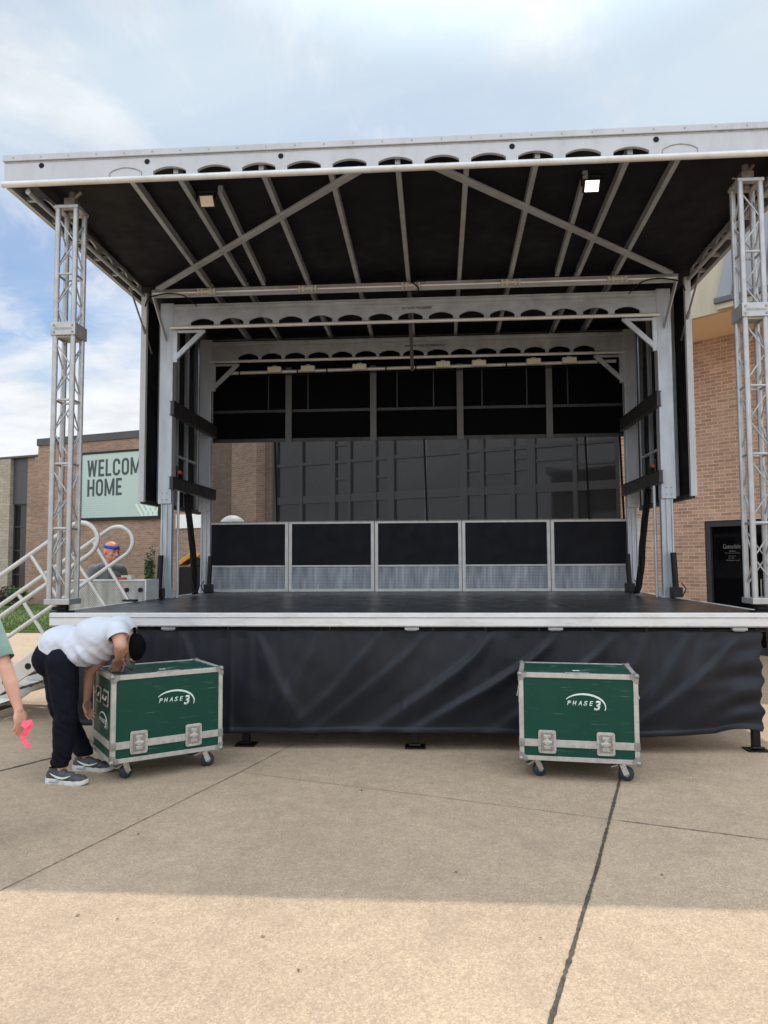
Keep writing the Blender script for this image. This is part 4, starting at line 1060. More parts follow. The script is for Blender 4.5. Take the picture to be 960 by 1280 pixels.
    # brand mark: spaced italic word, big numeral and a tapering arc
    def logo(x,z,s,Mx):
        lo=[]
        y=.0
        for i,ch in enumerate('PHASE'):
            xx=x+s*(-.118+.0385*i)
            lo.append(text_mesh('logo_lettering',ch,M['logo'],t,xx,xx+s*.029,z-s*.017,z+s*.0155,y,Mx,shear=.25,bold=.02))
        lo.append(text_mesh('logo_numeral','3',M['logo'],t,x+s*.070,x+s*.117,z-s*.050,z+s*.020,y,Mx,shear=.22,bold=.03))
        pts=[];ws=[]
        n=26
        for k in range(n+1):
            q=k/n; th=math.radians(152-168*q)
            px=x+s*(.005+.145*math.cos(th)*1.0); pz=z+s*(-.014+.082*math.sin(th)-.012*q)
            pts.append(Mx@V((px,y,pz))); ws.append(s*(.003+.0105*math.sin(PI*(.06+.9*q))**1.1))
        w=MB(); w.ribbon(pts,ws,.0015,(Mx.to_3x3()@V((0,-1,0)))); obj('logo_arc',w,M['logo'],t)
    logo(.55*W,z0+.415,1.0,Matrix.Translation((0,e-.0006,0)))
    logo(.0,0,.92,Matrix.Translation((e-.0006,D*.46,z0+.265))@Matrix.Rotation(-PI/2,4,'Z'))
    # lid plate
    w=MB(); w.box(W*.47,W*.53,D*.3,D*.34,z1-.0035,z1-.001); obj('lid_label',w,M['logo'],t)
    return t
case('green road case with the man in the white shirt leaning on its top',-2.026,-1.037,.647)
case('green road case standing alone in front of the skirt on the right',.893,-.733,-.135)

# ------------------------------------------------------------------ people
def chainmb(mb, pts, rs, n=14):
    """tapered limb: closed frusta plus spheres at joints"""
    pts=[V(p) for p in pts]
    for p,r in zip(pts,rs): mb.sphere(p,r,n,9)
    for (a,b),(ra,rb) in zip(zip(pts[:-1],pts[1:]),zip(rs[:-1],rs[1:])):
        if (b-a).length>1e-4: mb.tube([a,b],[ra,rb],n)
def ell(mb,c,rad,M3=None): mb.sphere(c,1,20,14,M3,rad)
def remesh(mb, voxel, smooth_it=4, fac=.5):
    me=bpy.data.meshes.new('tmp'); me.from_pydata(mb.v,[],mb.f)
    bm=bmesh.new(); bm.from_mesh(me); bmesh.ops.remove_doubles(bm,verts=bm.verts,dist=1e-6); bmesh.ops.dissolve_degenerate(bm,dist=1e-7,edges=bm.edges); bmesh.ops.recalc_face_normals(bm,faces=bm.faces); bm.to_mesh(me); bm.free()
    o=bpy.data.objects.new('tmp',me); COL.objects.link(o)
    r=o.modifiers.new('r','REMESH'); r.mode='VOXEL'; r.voxel_size=voxel
    s=o.modifiers.new('s','SMOOTH'); s.iterations=smooth_it; s.factor=fac
    dg=bpy.context.evaluated_depsgraph_get(); dg.update()
    out=bpy.data.meshes.new_from_object(o.evaluated_get(dg))
    bpy.data.objects.remove(o)
    return out
def finish(me, name, m, parent, cuts=(), wrinkle=None, keep_open=True):
    bm=bmesh.new(); bm.from_mesh(me)
    for co,no in cuts:
        bmesh.ops.bisect_plane(bm,geom=bm.verts[:]+bm.edges[:]+bm.faces[:],plane_co=V(co),plane_no=V(no).normalized(),clear_outer=True)
    if wrinkle:
        bm.normal_update()
        for v in bm.verts: v.co += v.normal*wrinkle(v.co)
    bm.to_mesh(me); bm.free()
    me.polygons.foreach_set('use_smooth',[True]*len(me.polygons)); me.materials.clear(); me.materials.append(m)
    me.name=name
    o=bpy.data.objects.new(name,me); COL.objects.link(o); o.parent=parent
    return o
def local_cut(me, co, no, near, rad):
    """cut a garment end only within rad of a point"""
    bm=bmesh.new(); bm.from_mesh(me); co=V(co); no=V(no).normalized(); near=V(near)
    fs=[f for f in bm.faces if (f.calc_center_median()-near).length<rad]
    ge=set(fs)
    for f in fs: ge.update(f.edges); ge.update(f.verts)
    bmesh.ops.bisect_plane(bm,geom=list(ge),plane_co=co,plane_no=no)
    dl=[f for f in bm.faces if (f.calc_center_median()-near).length<rad and (f.calc_center_median()-co).dot(no)>1e-5]
    bmesh.ops.delete(bm,geom=dl,context='FACES')
    bm.to_mesh(me); bm.free()
def frame(f, n):
    f=V(f).normalized(); n=V(n); n=(n-f*n.dot(f)).normalized(); return f,n,f.cross(n)
def hand(mb, wrist, f, n, thumb, curl=.6, s=1.0, spread=.06):
    """wrist point, f finger direction, n palm normal, thumb=+1/-1 side of f x n; curl in radians per joint"""
    f,n,b=frame(f,n); w=V(wrist); b=b*thumb
    L=(.040,.044,.041,.033); P=(.026,.029,.027,.021); Q=(.019,.021,.020,.017)
    for i in range(4):
        off=b*(.030-.0195*i)*s
        k=w+f*(.092-.006*abs(i-1))*s+off
        chainmb(mb,[w+f*.008*s+off*.55,w+f*.05*s+off*.95,k],[.0150*s,.0150*s,.0115*s],10)
        d=(f+b*spread*(1.2-i)).normalized(); a=curl*(.75+.12*i); p=k; rr_=(.0100,.0092,.0084,.0075) if i<3 else (.0088,.0080,.0074,.0066)
        pts=[p]
        for l,m_ in ((L[i],1),(P[i],1.25),(Q[i],.8)):
            ang=a*m_; d=(d*math.cos(ang)+n*math.sin(ang)).normalized(); nn=(n-d*n.dot(d)); 
            n2=(n*math.cos(ang)-f*math.sin(ang)); 
            p=p+d*l*s; pts.append(p)
            # rotate palm normal with the finger
            f_,n_=d,(n_prev if False else n)
        chainmb(mb,pts,[q*s for q in rr_],10)
    t0=w+f*.022*s+b*.028*s+n*.004; t1=t0+(f*.55+b*.62+n*.35).normalized()*.042*s; t2=t1+(f*.85+b*.12+n*.45).normalized()*.032*s; t3=t2+(f*.9-b*.15+n*.4).normalized()*.024*s
    chainmb(mb,[t0,t1,t2,t3],[.015*s,.0125*s,.0105*s,.0085*s],10)
def head(mb, c, R3, s=1.0):
    """c: head centre; R3: rotation whose -Y is the face direction and Z the crown"""
    T=lambda p: V(c)+R3@(V(p)*s)
    ell(mb,T((0,.012,.028)),(.076*s,.096*s,.088*s),R3)
    ell(mb,T((0,-.022,-.035)),(.060*s,.072*s,.078*s),R3)
    chainmb(mb,[T((0,-.062,-.088)),T((.03,-.035,-.075)),T((.052,.01,-.05))],[.022*s,.018*s,.016*s],10)
    chainmb(mb,[T((0,-.062,-.088)),T((-.03,-.035,-.075)),T((-.052,.01,-.05))],[.022*s,.018*s,.016*s],10)
    chainmb(mb,[T((0,-.090,.018)),T((0,-.110,-.018)),T((0,-.113,-.026))],[.009*s,.0125*s,.0135*s],10)
    for q in (-1,1):
        ell(mb,T((q*.014,-.102,-.028)),(.0095*s,.011*s,.008*s),R3)
        chainmb(mb,[T((q*.012,-.090,.030)),T((q*.045,-.078,.032))],[.009*s,.008*s],8)     # brow
        ell(mb,T((q*.045,-.070,-.018)),(.022*s,.020*s,.016*s),R3)                           # cheek
        ell(mb,T((q*.076,.014,-.008)),(.010*s,.020*s,.033*s),R3)                            # ear
    chainmb(mb,[T((-.020,-.088,-.056)),T((0,-.096,-.053)),T((.020,-.088,-.056))],[.0055*s,.0070*s,.0055*s],8)
    chainmb(mb,[T((-.017,-.087,-.066)),T((0,-.094,-.068)),T((.017,-.087,-.066))],[.006*s,.008*s,.006*s],8)
    return T
def eyes(parent,T,s):
    for q in (-1,1):
        w=MB(); w.sphere(T((q*.031,-.0795,.010)),.0115*s,12,8); e=obj('eye',w,M['eye'],parent,smooth=True)
        w=MB(); w.sphere(T((q*.031,-.0880,.010)),.0055*s,10,6); obj('iris',w,M['black_ink'],e,smooth=True)
        w=MB(); w.tube([T((q*.016,-.0985,.033)),T((q*.032,-.0965,.040)),T((q*.050,-.0850,.036))],[.0045*s,.0055*s,.003*s],6); obj('eyebrow',w,M['brow'],parent,smooth=True)
    w=MB(); w.tube([T((-.022,-.0925,-.0605)),T((0,-.1005,-.060)),T((.022,-.0925,-.0605))],[.002*s,.0042*s,.002*s],6); obj('mouth',w,M['lip'],parent,smooth=True)
def wr(amp,sc,dirv=(1,1,1),seed=0):
    dv=V(dirv)
    return lambda p: amp*noise.noise(V((p.x*dv.x*sc+seed,p.y*dv.y*sc,p.z*dv.z*sc)))+amp*.5*noise.noise(V((p.x*dv.x*sc*2.3,p.y*dv.y*sc*2.3+seed,p.z*dv.z*sc*2.3)))
def shoe(parent, heel, toe, s=1.0, mirror=1, swoosh=True):
    """sneaker from heel to toe on the ground: upper, sole, swoosh, laces"""
    heel=V(heel); toe=V(toe); d=(toe-heel); L=d.length; d.normalize(); b=V((-d.y,d.x,0)); z=V((0,0,1))
    T=lambda a,c,h: heel+d*(a*L)+b*c+z*h
    mb=MB()
    for a,wd,h0,h in ((.10,.034,.052,.052),(.22,.037,.060,.056),(.38,.040,.056,.048),(.55,.044,.048,.040),(.72,.047,.040,.033),(.86,.041,.035,.028)):
        ell(mb,T(a,0,h0),(L*.14,wd,h),Matrix(((d.x,b.x,0),(d.y,b.y,0),(0,0,1))))
    chainmb(mb,[T(.13,0,.07),T(.17,0,.105)],[.036,.040])
    me=remesh(mb,.006,5); local_cut(me,T(.15,0,.112),z,T(.15,0,.14),.12)
    up=finish(me,'shoe',M['shoe'],parent)
    mb=MB(); o=[]
    prof=[(-.02,.020),(.0,.034),(.12,.038),(.30,.034),(.45,.033),(.62,.042),(.78,.047),(.90,.043),(.99,.024),(1.02,.0)]
    for a,wd in prof: o.append((a,wd))
    for a,wd in reversed(prof[:-1]): o.append((a,-wd))
    n=len(o); vs=[]
    for lv,h in enumerate((0,.012,.030)):
        for a,wd in o:
            rise=.012*max(0,(a-.8)/.2)**2
            sc_=(.95,1.03,1.0)[lv]; hh=h+rise+(.010 if lv==2 and a<.35 else 0)
            vs.append(T(.5+(a-.5)*(.985 if lv==0 else 1),wd*sc_,hh))
    fs=[tuple(range(n-1,-1,-1)),tuple(range(2*n,3*n))]
    for lv in range(2):
        for i in range(n):
            j=(i+1)%n; fs.append((lv*n+i,lv*n+j,(lv+1)*n+j,(lv+1)*n+i))
    mb.add(vs,fs); obj('sole',mb,M['sole'],up,smooth='auto')
    sd=-1*mirror
    mb=MB(); mb.ribbon([T(.30,sd*.0395,.030),T(.34,sd*.0405,.026)],[.03,.03],.002,b*sd); 
    mb.tube([T(.12,sd*.0385,.020),T(.30,sd*.037,.020)],.008,8); obj('air_unit',mb,M['shoe_grey'],up)
    if swoosh:
        # check-shaped flash on the side, laid on the upper
        P=[(.20,.080,.004),(.30,.055,.012),(.42,.046,.020),(.50,.048,.020),(.60,.056,.014),(.72,.062,.004)]
        for sgn in (-1,1):
            mb=MB(); pts=[]; ws=[]
            for a,h,wd in ((.13,.078,.004),(.22,.064,.010),(.34,.052,.015),(.46,.049,.014),(.56,.056,.009),(.66,.068,.003)):
                y_=.0405 if a<.6 else .0395
                pts.append(T(a,sgn*y_*(1.02 if h<.06 else .93),h)); ws.append(wd)
            mb.ribbon(pts,ws,.003,b*sgn); obj('swoosh',mb,M['logo'],up)
    mb=MB()
    for k in range(4):
        a=.36+k*.075; h=.094-k*.012; mb.tube([T(a-.02,-.024,h-.006),T(a,0,h+.006),T(a+.02,.024,h-.006)],.0038,6)
    obj('lace',mb,M['shoe_grey'],up)
    return up

M['brow']=mat('brow_hair',(.05,.03,.02),.7,0)
M['lip']=mat('lip',(.33,.13,.10),.5,0)
# ---- man in white shirt bending over the left case
mn=thing('person','person in white t-shirt, dark trousers and grey sneakers bent over a green road case','person',(-2.4,-.95,0))
MO=V((-2.4,-.95,0))
def off(mb):      # geometry authored in world space, stored relative to the person's base
    mb.v=[(x-MO.x,y-MO.y,z-MO.z) for x,y,z in mb.v]; return mb
nh,fh=V((-2.46,-.93,.85)),V((-2.60,-.73,.86))
nk,fk=V((-2.395,-.965,.47)),V((-2.575,-.70,.47))
na,fa_=V((-2.41,-1.0,.10)),V((-2.40,-.665,.10))
pel=V((-2.555,-.83,.885)); wai=V((-2.42,-.83,.97)); che=V((-2.20,-.83,1.045)); upb=V((-2.07,-.83,1.07))
nsh,fsh=V((-2.01,-1.0,1.085)),V((-2.09,-.66,1.03))
nel,nha=V((-1.955,-1.06,.985)),V((-2.055,-.85,.865))
fel,fha=V((-2.345,-.70,.755)),V((-2.385,-.665,.535))
nk_=V((-2.015,-.83,1.025)); hd=V((-1.985,-.835,.935))
b=MB()
Rt=Matrix.Rotation(math.radians(-8),3,'Y')
ell(b,pel,(.145,.165,.135),Rt); ell(b,wai,(.16,.150,.120),Rt); ell(b,che,(.16,.150,.115),Rt); ell(b,upb,(.09,.150,.075),Rt)
for sh in (nsh,fsh): chainmb(b,[upb,sh],[.058,.054])
chainmb(b,[upb,nk_,hd],[.06,.056,.052])
for h,k,a in ((nh,nk,na),(fh,fk,fa_)): chainmb(b,[h,h.lerp(k,.5),k,k.lerp(a,.35),a],[.092,.080,.058,.058,.040])
for a,toe in ((na,V((-2.27,-1.03,.045))),(fa_,V((-2.26,-.68,.045)))): chainmb(b,[a+V((-.02,0,-.04)),a.lerp(toe,.5)+V((0,0,-.01)),toe],[.028,.026,.018])
chainmb(b,[nsh,nsh.lerp(nel,.5),nel,nel.lerp(nha,.4),nha],[.056,.050,.042,.042,.028])
chainmb(b,[fsh,fsh.lerp(fel,.5),fel,fel.lerp(fha,.4),fha],[.056,.048,.040,.040,.027])
Rh=Matrix.Rotation(math.radians(-90),3,'Z')     # face -> +X? tilt below
# face direction: down and slightly to the right; crown: to the right
fd=V((.05,-.12,-1)).normalized(); cr=V((1,-.05,.12)); cr=(cr-fd*cr.dot(fd)).normalized(); xx=(-fd).cross(cr)
RH=Matrix((xx,-fd,cr)).transposed()
TH=head(b,hd,RH,1.02)
hand(b,nha,(-.42,.50,-.42),(-.25,-.2,-.95),-1,curl=.30,s=.98)
hand(b,fha,(.05,.02,-1),(.75,-.25,0),1,curl=.55,s=.98)
body=finish(remesh(off(b),.006,3),'body',M['skin'],mn)
eyes(mn,lambda p: TH(p)-MO,1.02)
# shirt
b=MB()
ell(b,wai+V((-.075,0,-.0)),(.19,.180,.140),Rt); ell(b,wai+V((.03,0,-.035)),(.19,.176,.165),Rt); ell(b,che+V((-.03,0,-.03)),(.20,.182,.165),Rt); ell(b,upb,(.115,.182,.108),Rt)
ell(b,pel+V((.04,0,.035)),(.16,.180,.135),Rt); ell(b,V((-2.27,-.83,.935)),(.150,.180,.112),Rt); ell(b,V((-2.36,-.83,.90)),(.12,.178,.10),Rt)
chainmb(b,[upb,nsh,nsh.lerp(nel,.8)],[.09,.080,.072]); chainmb(b,[upb,fsh,fsh.lerp(fel,.45)],[.09,.082,.072])
chainmb(b,[upb,nk_],[.080,.066])
me=remesh(off(b),.010,6)
d1=(nel-nsh).normalized(); c1=nsh.lerp(nel,.50)-MO; local_cut(me,c1,d1,c1+d1*.06,.13)
d2=(fel-fsh).normalized(); c2=fsh.lerp(fel,.34)-MO; local_cut(me,c2,d2,c2+d2*.06,.12)
dn=(nk_-upb).normalized(); c3=nk_-MO; local_cut(me,c3,dn,c3+dn*.08,.12)
# hem plane: slants from the back waist to the belly
hem=V((-2.50,-.83,.895))-MO
def shirt_w(p):
    u=(p.x+MO.x); v_=p.z
    a=.010*noise.noise(V((p.x*5+p.z*7,p.y*4,p.z*4))); lo_=max(0,min(1,(1.06-v_)/.10)); a+=.016*lo_*noise.noise(V((p.x*17+p.z*13,p.y*4,p.z*3)))+.004*noise.noise(V((p.x*30-p.z*20,p.y*12,p.z*20)))*lo_
    low=max(0,min(1,(1.02-v_)/.1)); a+=.014*low*math.sin((p.x*1.0+p.z*.8)*62+2*noise.noise(p*6))*max(0,min(1,(u+2.35)/.15))
    return a
finish(me,'t_shirt',M['tee_white'],mn,cuts=[(hem,V((-.40,0,-.917)))],wrinkle=shirt_w)
# trousers
b=MB()
ell(b,pel+V((.0,0,-.02)),(.165,.182,.150),Rt)
for h,k,a in ((nh,nk,na),(fh,fk,fa_)):
    chainmb(b,[h,h.lerp(k,.45),k,k.lerp(a,.4),a+V((0,0,.045))],[.122,.104,.083,.078,.066])
ell(b,pel+V((.07,0,.03)),(.11,.170,.105),Rt)
me=remesh(off(b),.008,5)
for a in (na,fa_): local_cut(me,a+V((0,0,.015))-MO,(0,0,-1),a-MO+V((0,0,-.04)),.13)
def trouser_w(p):
    z=p.z; k=math.exp(-((z-.47)/.12)**2)+1.1*math.exp(-((z-.17)/.08)**2)+.5*math.exp(-((z-.80)/.1)**2)
    return .009*k*noise.noise(V((p.x*9,p.y*9,z*26+p.x*14+p.y*8)))*1.4+.010*noise.noise(V((p.x*11,p.y*11,p.z*6)))+.004*noise.noise(V((p.x*25,p.y*25,p.z*16)))
finish(me,'trousers',M['pants'],mn,cuts=[(pel+V((.02,0,.14))-MO,V((.35,0,.94)))],wrinkle=trouser_w)
shoe(mn,V((-2.50,-1.005,0))-MO,V((-2.19,-1.045,0))-MO)
shoe(mn,V((-2.47,-.665,0))-MO,V((-2.155,-.70,0))-MO)
# cap (black crown with grey brim)
b=MB(); T=lambda p: TH(p)-MO
ell(b,T((0,.012,.034)),(.084,.104,.086),RH)
me=remesh(b,.006,3); local_cut(me,T((0,0,.032)),-cr,T((0,0,-.03)),.16)
cp=finish(me,'cap',M['cap'],mn)
w=MB(); vs=[]; 
for j,(r0,dz) in enumerate(((.0,0),(.35,-.002),(.7,-.008),(1.0,-.018))):
    for i in range(13):
        a=math.radians(-72+12*i); vs.append(T((math.sin(a)*.078*(1+.06*r0),-.085*math.cos(a)*(1)-.070*r0*math.cos(a*.9)+.0,.036+dz-.012*abs(math.sin(a)))))
fs=[(j*13+i,j*13+i+1,(j+1)*13+i+1,(j+1)*13+i) for j in range(3) for i in range(12)]
w.add(vs,fs); o=obj('brim',w,M['cap_grey'],cp,smooth=True); o.modifiers.new('t','SOLIDIFY').thickness=.004

# ---- generic standing figure
def standing(label, base, face, height, shirt, pants, skin, arms, lean=0., headturn=(0,0,0), cap=False, band=None, hair=None, pants_len=1., hs=1.0, stoop=0.):
    """face: yaw of facing direction (0 = -Y). arms: {'R':(elbow,wrist,fingerdir,palm,curl),...} in figure space (x right of viewer, -y forward)"""
    t=thing('person',label,'person',base,face)
    k=height/1.78
    S=lambda x,y,z: V((x,y,z))*k
    b=MB()
    sp=lambda z: -max(0,z-.95)*stoop
    pel=S(0,sp(.95),.95); wai=S(0,sp(1.12)-.0,1.12); che=S(0,sp(1.30)-.01,1.30); shc=S(0,sp(1.44)+.01,1.44); nk=S(0,sp(1.52)-.01-stoop*.03,1.53); hd=S(0,sp(1.66)-.03-stoop*.06,1.655)
    ell(b,pel,(.165*k,.115*k,.13*k)); ell(b,wai,(.148*k,.108*k,.15*k)); ell(b,che,(.170*k,.120*k,.16*k)); ell(b,shc,(.165*k,.085*k,.07*k))
    chainmb(b,[shc,nk,hd],[.062*k,.056*k,.052*k])
    RHm=Matrix.Rotation(headturn[2],3,'Z')@Matrix.Rotation(headturn[0],3,'X')
    TH=head(b,hd,RHm,k*hs)
    sh={'R':shc+S(-.185,0,-.02),'L':shc+S(.185,0,-.02)}
    legs=[]
    for sx in (-1,1):
        h,kn,an=S(sx*.09,0,.90),S(sx*.10,-.015,.49),S(sx*.11,.03,.085); legs.append((h,kn,an))
        chainmb(b,[h,h.lerp(kn,.5),kn,kn.lerp(an,.35),an],[.092*k,.078*k,.056*k,.056*k,.038*k]); chainmb(b,[an+S(0,.01,-.035),S(sx*.115,-.04,.045),S(sx*.12,-.10,.045)],[.028*k,.026*k,.018*k])
    arm={}
    for s_ in 'RL':
        e,wq,fd_,pn,cu=arms[s_]; s0=sh[s_]; e=V(e)*k; wq=V(wq)*k; arm[s_]=(s0,e,wq)
        chainmb(b,[shc,s0],[.07*k,.058*k]); chainmb(b,[s0,s0.lerp(e,.5),e,e.lerp(wq,.35),wq],[.056*k,.050*k,.041*k,.043*k,.027*k])
        hand(b,wq,fd_,pn,1 if s_=='R' else -1,cu,.98*k)
    finish(remesh(b,.006,3),'body',M[skin],t)
    eyes(t,TH,k*hs)
    b=MB(); ell(b,pel+S(0,0,.02),(.185*k,.140*k,.14*k)); ell(b,wai,(.172*k,.132*k,.17*k)); ell(b,che,(.188*k,.142*k,.18*k)); ell(b,shc,(.18*k,.102*k,.085*k)); chainmb(b,[shc,nk],[.085*k,.068*k])
    for s_ in 'RL':
        s0,e,wq=arm[s_]; chainmb(b,[shc,s0,s0.lerp(e,.75 if band else .92)],[.088*k,.080*k,.072*k])
    me=remesh(b,.010,6)
    for s_ in 'RL':
        s0,e,wq=arm[s_]; d=(e-s0).normalized(); c=s0.lerp(e,.66 if band else .80); local_cut(me,c,d,c+d*.06,.12)
    d=(nk-shc).normalized(); local_cut(me,nk-d*.012,d,nk+d*.06,.12)
    finish(me,'t_shirt',M[shirt],t,cuts=[(S(0,0,.90),(0,0,-1))],wrinkle=lambda p:.007*noise.noise(V((p.x*10,p.y*10,p.z*14)))+.009*noise.noise(V((p.x*24+p.z*10,p.y*24,p.z*7)))*max(.2,min(1,(1.3*k-p.z)*3)))
    b=MB(); ell(b,pel+S(0,0,-.02),(.180*k,.130*k,.14*k))
    for h,kn,an in legs: chainmb(b,[h,h.lerp(kn,.5),kn,kn.lerp(an,.4),an+S(0,0,.03)],[.108*k,.096*k,.078*k,.074*k,.068*k])
    me=remesh(b,.009,5)
    for h,kn,an in legs: local_cut(me,an+S(0,0,.0),(0,0,-1),an-S(0,0,.06),.13)
    finish(me,'trousers',M[pants],t,cuts=[(S(0,0,1.04),(0,0,1))],wrinkle=lambda p:.008*noise.noise(V((p.x*12,p.y*12,p.z*18))))
    for sx in (-1,1): shoe(t,S(sx*.11,.075,0),S(sx*.12,-.215,0),swoosh=False)
    return t,TH,RHm,k*hs

# person cut off by the left edge: sage shirt, bare forearm, pink tape in the hand
pA=V((-2.40,-2.26,0))
t2,TH2,RH2,k2=standing('person in sage green t-shirt with pink tape dangling from one hand, at the left edge',pA,PI*.97,1.585,'tee_teal','jeans','skin',
   {'L':((.250,-.02,1.14),(.235,-.10,.92),(.05,-.15,-1),(1,0,0),.45),'R':((-.372,.0,1.11),(-.475,.02,.88),(-.20,.05,-1),(.9,-.3,0),.42)},headturn=(.3,0,0),stoop=.10)
b=MB(); ell(b,TH2((0,.022,.040)),(.083*k2,.100*k2,.088*k2),RH2); me=remesh(b,.006,3); local_cut(me,TH2((0,-.03,.03)),RH2@V((0,-.75,-.66)),TH2((0,-.08,-.0)),.16); local_cut(me,TH2((0,0,-.02)),RH2@V((0,0,-1)),TH2((0,0,-.06)),.16)
M['hair']=mat('dark_brown_hair',(.03,.02,.012),.6,0,var=.3,vscale=60,bump=.4,bscale=200)
finish(me,'hair',M['hair'],t2)
tp=at(33,905,-2.33)
w=MB(); pts=[tp+V((.012,0,.02)),tp+V((.022,-.01,-.005)),tp+V((.010,-.015,-.035)),tp+V((-.012,-.012,-.06)),tp+V((-.005,-.01,-.085)),tp+V((.012,-.012,-.105)),tp+V((.026,-.01,-.122))]
w.ribbon([p-tp for p in pts],[.036,.040,.034,.028,.027,.026,.02],.0015,(.25,-1,.15))
w.ribbon([V((-.012,-.018,.012)),V((.012,-.026,.0)),V((.030,-.02,.016))],[.034,.04,.03],.0015,(0,-1,.2))
tag(obj('tape_strip',w,M['pink'],loc=tp),'neon pink tape strip dangling from the hand of the person in sage green','tape')

# bald worker behind the rails
t3,TH3,RH3,k3=standing('bald person with a blue headband and grey shirt behind the stair rails','x' and (-3.92,2.98,0),math.radians(58),1.84,'tee_grey','pants','skin_red',
   {'L':((.24,-.06,1.17),(.18,-.24,1.06),(-.3,-.9,-.2),(0,0,-1),.4),'R':((-.25,-.03,1.17),(-.22,-.22,1.04),(.3,-.9,-.2),(0,0,-1),.4)},headturn=(.16,0,.0),band=True,hs=1.10,stoop=.12)
w=MB(); n=28; vs=[]
for j,h in enumerate((.038,.072)):
    for i in range(n):
        a=2*PI*i/n; sc_=1.0 if j==0 else .955
        vs.append(TH3((math.sin(a)*.0795*sc_,.010-math.cos(a)*.1005*sc_,h)))
w.add(vs,[(i,(i+1)%n,n+(i+1)%n,n+i) for i in range(n)])
o=obj('headband',w,M['blueband'],t3,smooth=True); o.modifiers.new('t','SOLIDIFY').thickness=.005

# ------------------------------------------------------------------ light, sky, camera
SUN_EL=math.radians(63.5); SUN_AZ=math.radians(8)   # azimuth from +Y towards +X
sd=V((math.sin(SUN_AZ)*math.cos(SUN_EL),math.cos(SUN_AZ)*math.cos(SUN_EL),math.sin(SUN_EL)))
ld=bpy.data.lights.new('sun','SUN'); ld.energy=2.75; ld.angle=math.radians(.55); ld.color=(1,.93,.82)
lo=bpy.data.objects.new('sun',ld); COL.objects.link(lo); lo.rotation_euler=(-sd).to_track_quat('-Z','Y').to_euler(); lo.location=(0,0,30)

wd=bpy.data.worlds.new('World'); SC.world=wd; wd.use_nodes=True
nt=wd.node_tree; N=nt.nodes; L=nt.links
for n in list(N): N.remove(n)
out=N.new('ShaderNodeOutputWorld'); bg=N.new('ShaderNodeBackground'); bg.inputs['Strength'].default_value=.10; L.new(bg.outputs[0],out.inputs[0])
sky=N.new('ShaderNodeTexSky'); sky.sky_type='NISHITA'; sky.sun_disc=False; sky.sun_elevation=SUN_EL; sky.sun_rotation=SUN_AZ; sky.air_density=1.0; sky.dust_density=.6; sky.ozone_density=1.4
tc=N.new('ShaderNodeTexCoord'); sp=N.new('ShaderNodeSeparateXYZ'); L.new(tc.outputs['Generated'],sp.inputs[0])
def mt(op,a,b=None,clamp=False):
    x=N.new('ShaderNodeMath'); x.operation=op; x.use_clamp=clamp
    for i,q in enumerate((a,b)):
        if q is None: continue
        if isinstance(q,(int,float)): x.inputs[i].default_value=q
        else: L.new(q,x.inputs[i])
    return x.outputs[0]
def rng(v,a,b,c,d):
    r=N.new('ShaderNodeMapRange'); r.interpolation_type='SMOOTHSTEP'
    for i,q in ((1,a),(2,b),(3,c),(4,d)): r.inputs[i].default_value=q
    L.new(v,r.inputs[0]); return r.outputs[0]
zc=mt('ADD',mt('MAXIMUM',sp.outputs[2],0.0),.16)
cb=N.new('ShaderNodeCombineXYZ'); L.new(mt('DIVIDE',sp.outputs[0],zc),cb.inputs[0]); L.new(mt('DIVIDE',sp.outputs[1],zc),cb.inputs[1])
def cn_(scale,det,rough,off=(0,0,0),sc=(1,1,1),dist=0.):
    mp=N.new('ShaderNodeMapping'); mp.inputs['Location'].default_value=off; mp.inputs['Scale'].default_value=sc; L.new(cb.outputs[0],mp.inputs[0])
    n=N.new('ShaderNodeTexNoise'); n.inputs['Scale'].default_value=scale; n.inputs['Detail'].default_value=det; n.inputs['Roughness'].default_value=rough; n.inputs['Distortion'].default_value=dist; L.new(mp.outputs[0],n.inputs['Vector']); return n.outputs['Fac']
cum=rng(cn_(1.15,9,.58,(3.3,1.2,0),(1,1,1),.25),.31,.47,0,1)       # cumulus field
veil=rng(cn_(.8,6,.6,(7,2,0),(1,1,1),.5),.30,.62,.0,1)      # high thin veil
wisp=rng(cn_(2.2,8,.62,(2.4,6.9,0),(1.2,.8,1),.35),.44,.68,0,.8)
shade=rng(cn_(2.6,7,.6,(3.1,1.3,0)),.35,.65,.90,1.08)
# more veil high up (towards the sun), bluer band lower down
hi=rng(sp.outputs[2],.37,.50,0,1)
wspb=1
veil2=mt('MULTIPLY',mt('ADD',mt('MULTIPLY',veil,.45),.55),hi)
low=rng(sp.outputs[2],.27,.345,1,.10)
cumL=mt('MULTIPLY',cum,low)
hz=rng(sp.outputs[2],.0,.10,.75,0)
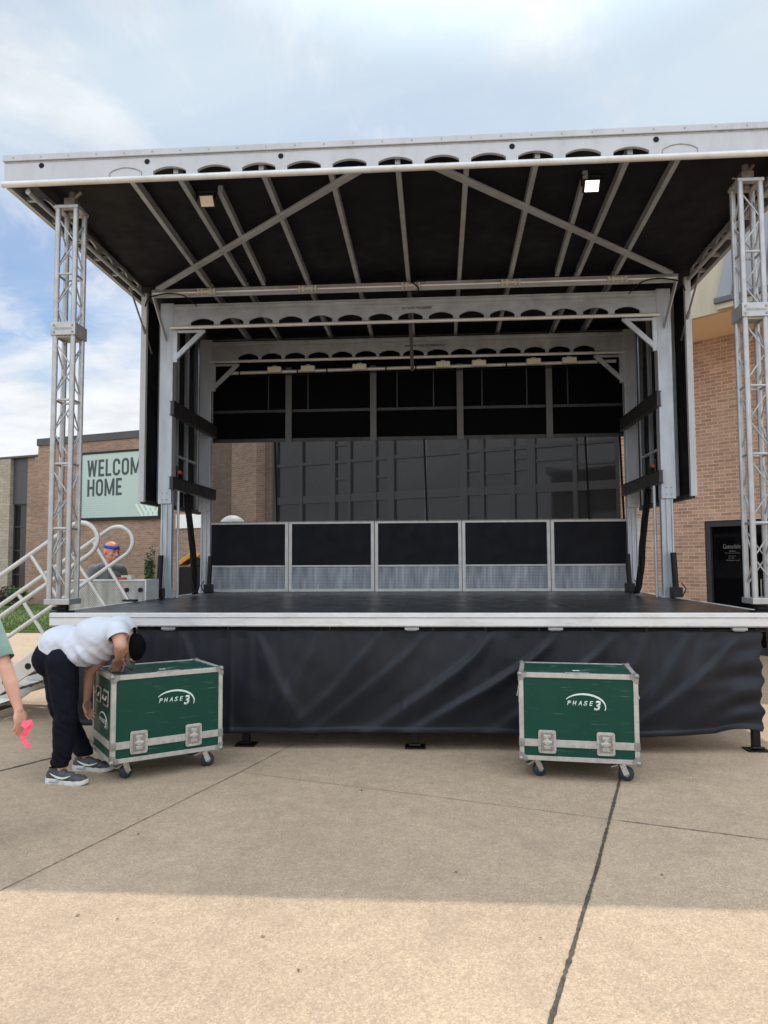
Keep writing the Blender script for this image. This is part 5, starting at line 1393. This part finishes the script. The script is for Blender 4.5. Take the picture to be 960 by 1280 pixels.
# brightness of cloud: raised behind the camera and round the sun as added fill light
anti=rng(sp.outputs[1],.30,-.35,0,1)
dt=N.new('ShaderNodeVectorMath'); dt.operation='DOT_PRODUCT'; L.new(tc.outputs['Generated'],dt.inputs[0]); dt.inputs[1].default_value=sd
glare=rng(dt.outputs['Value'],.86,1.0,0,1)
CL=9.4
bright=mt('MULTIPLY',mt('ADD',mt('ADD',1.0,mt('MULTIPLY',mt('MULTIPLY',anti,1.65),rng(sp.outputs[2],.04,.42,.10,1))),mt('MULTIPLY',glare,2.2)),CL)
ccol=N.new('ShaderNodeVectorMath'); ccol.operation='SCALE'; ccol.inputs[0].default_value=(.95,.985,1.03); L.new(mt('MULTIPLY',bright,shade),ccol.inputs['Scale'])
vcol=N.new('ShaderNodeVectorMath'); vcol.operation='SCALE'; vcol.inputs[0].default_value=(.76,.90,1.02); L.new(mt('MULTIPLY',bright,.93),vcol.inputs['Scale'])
skm=N.new('ShaderNodeVectorMath'); skm.operation='MULTIPLY'; L.new(sky.outputs[0],skm.inputs[0]); skm.inputs[1].default_value=(1.35,1.35,1.35)
def mix(f,a,b):
    x=N.new('ShaderNodeMix'); x.data_type='RGBA'; L.new(f,x.inputs[0]); L.new(a,x.inputs[6]); L.new(b,x.inputs[7]); return x.outputs[2]
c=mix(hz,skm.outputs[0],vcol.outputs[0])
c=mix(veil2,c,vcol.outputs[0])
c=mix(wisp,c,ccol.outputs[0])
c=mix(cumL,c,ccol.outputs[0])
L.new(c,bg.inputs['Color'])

cd=bpy.data.cameras.new('camera'); co=bpy.data.objects.new('camera',cd); COL.objects.link(co); SC.camera=co
cd.sensor_fit='VERTICAL'; cd.sensor_height=24; cd.lens=F_PX/1280*24; cd.clip_end=1000; cd.clip_start=.05
mw=Matrix((RT,UP,-_fw)).transposed().to_4x4(); mw.translation=CAM; co.matrix_world=mw
SC.view_settings.view_transform='Standard'; SC.view_settings.look='None'; SC.view_settings.exposure=0.0; SC.view_settings.gamma=1; SC.view_settings.use_curve_mapping=False
SC.cycles.max_bounces=8; SC.cycles.diffuse_bounces=5; SC.cycles.glossy_bounces=4
SC.cycles.use_denoising=True
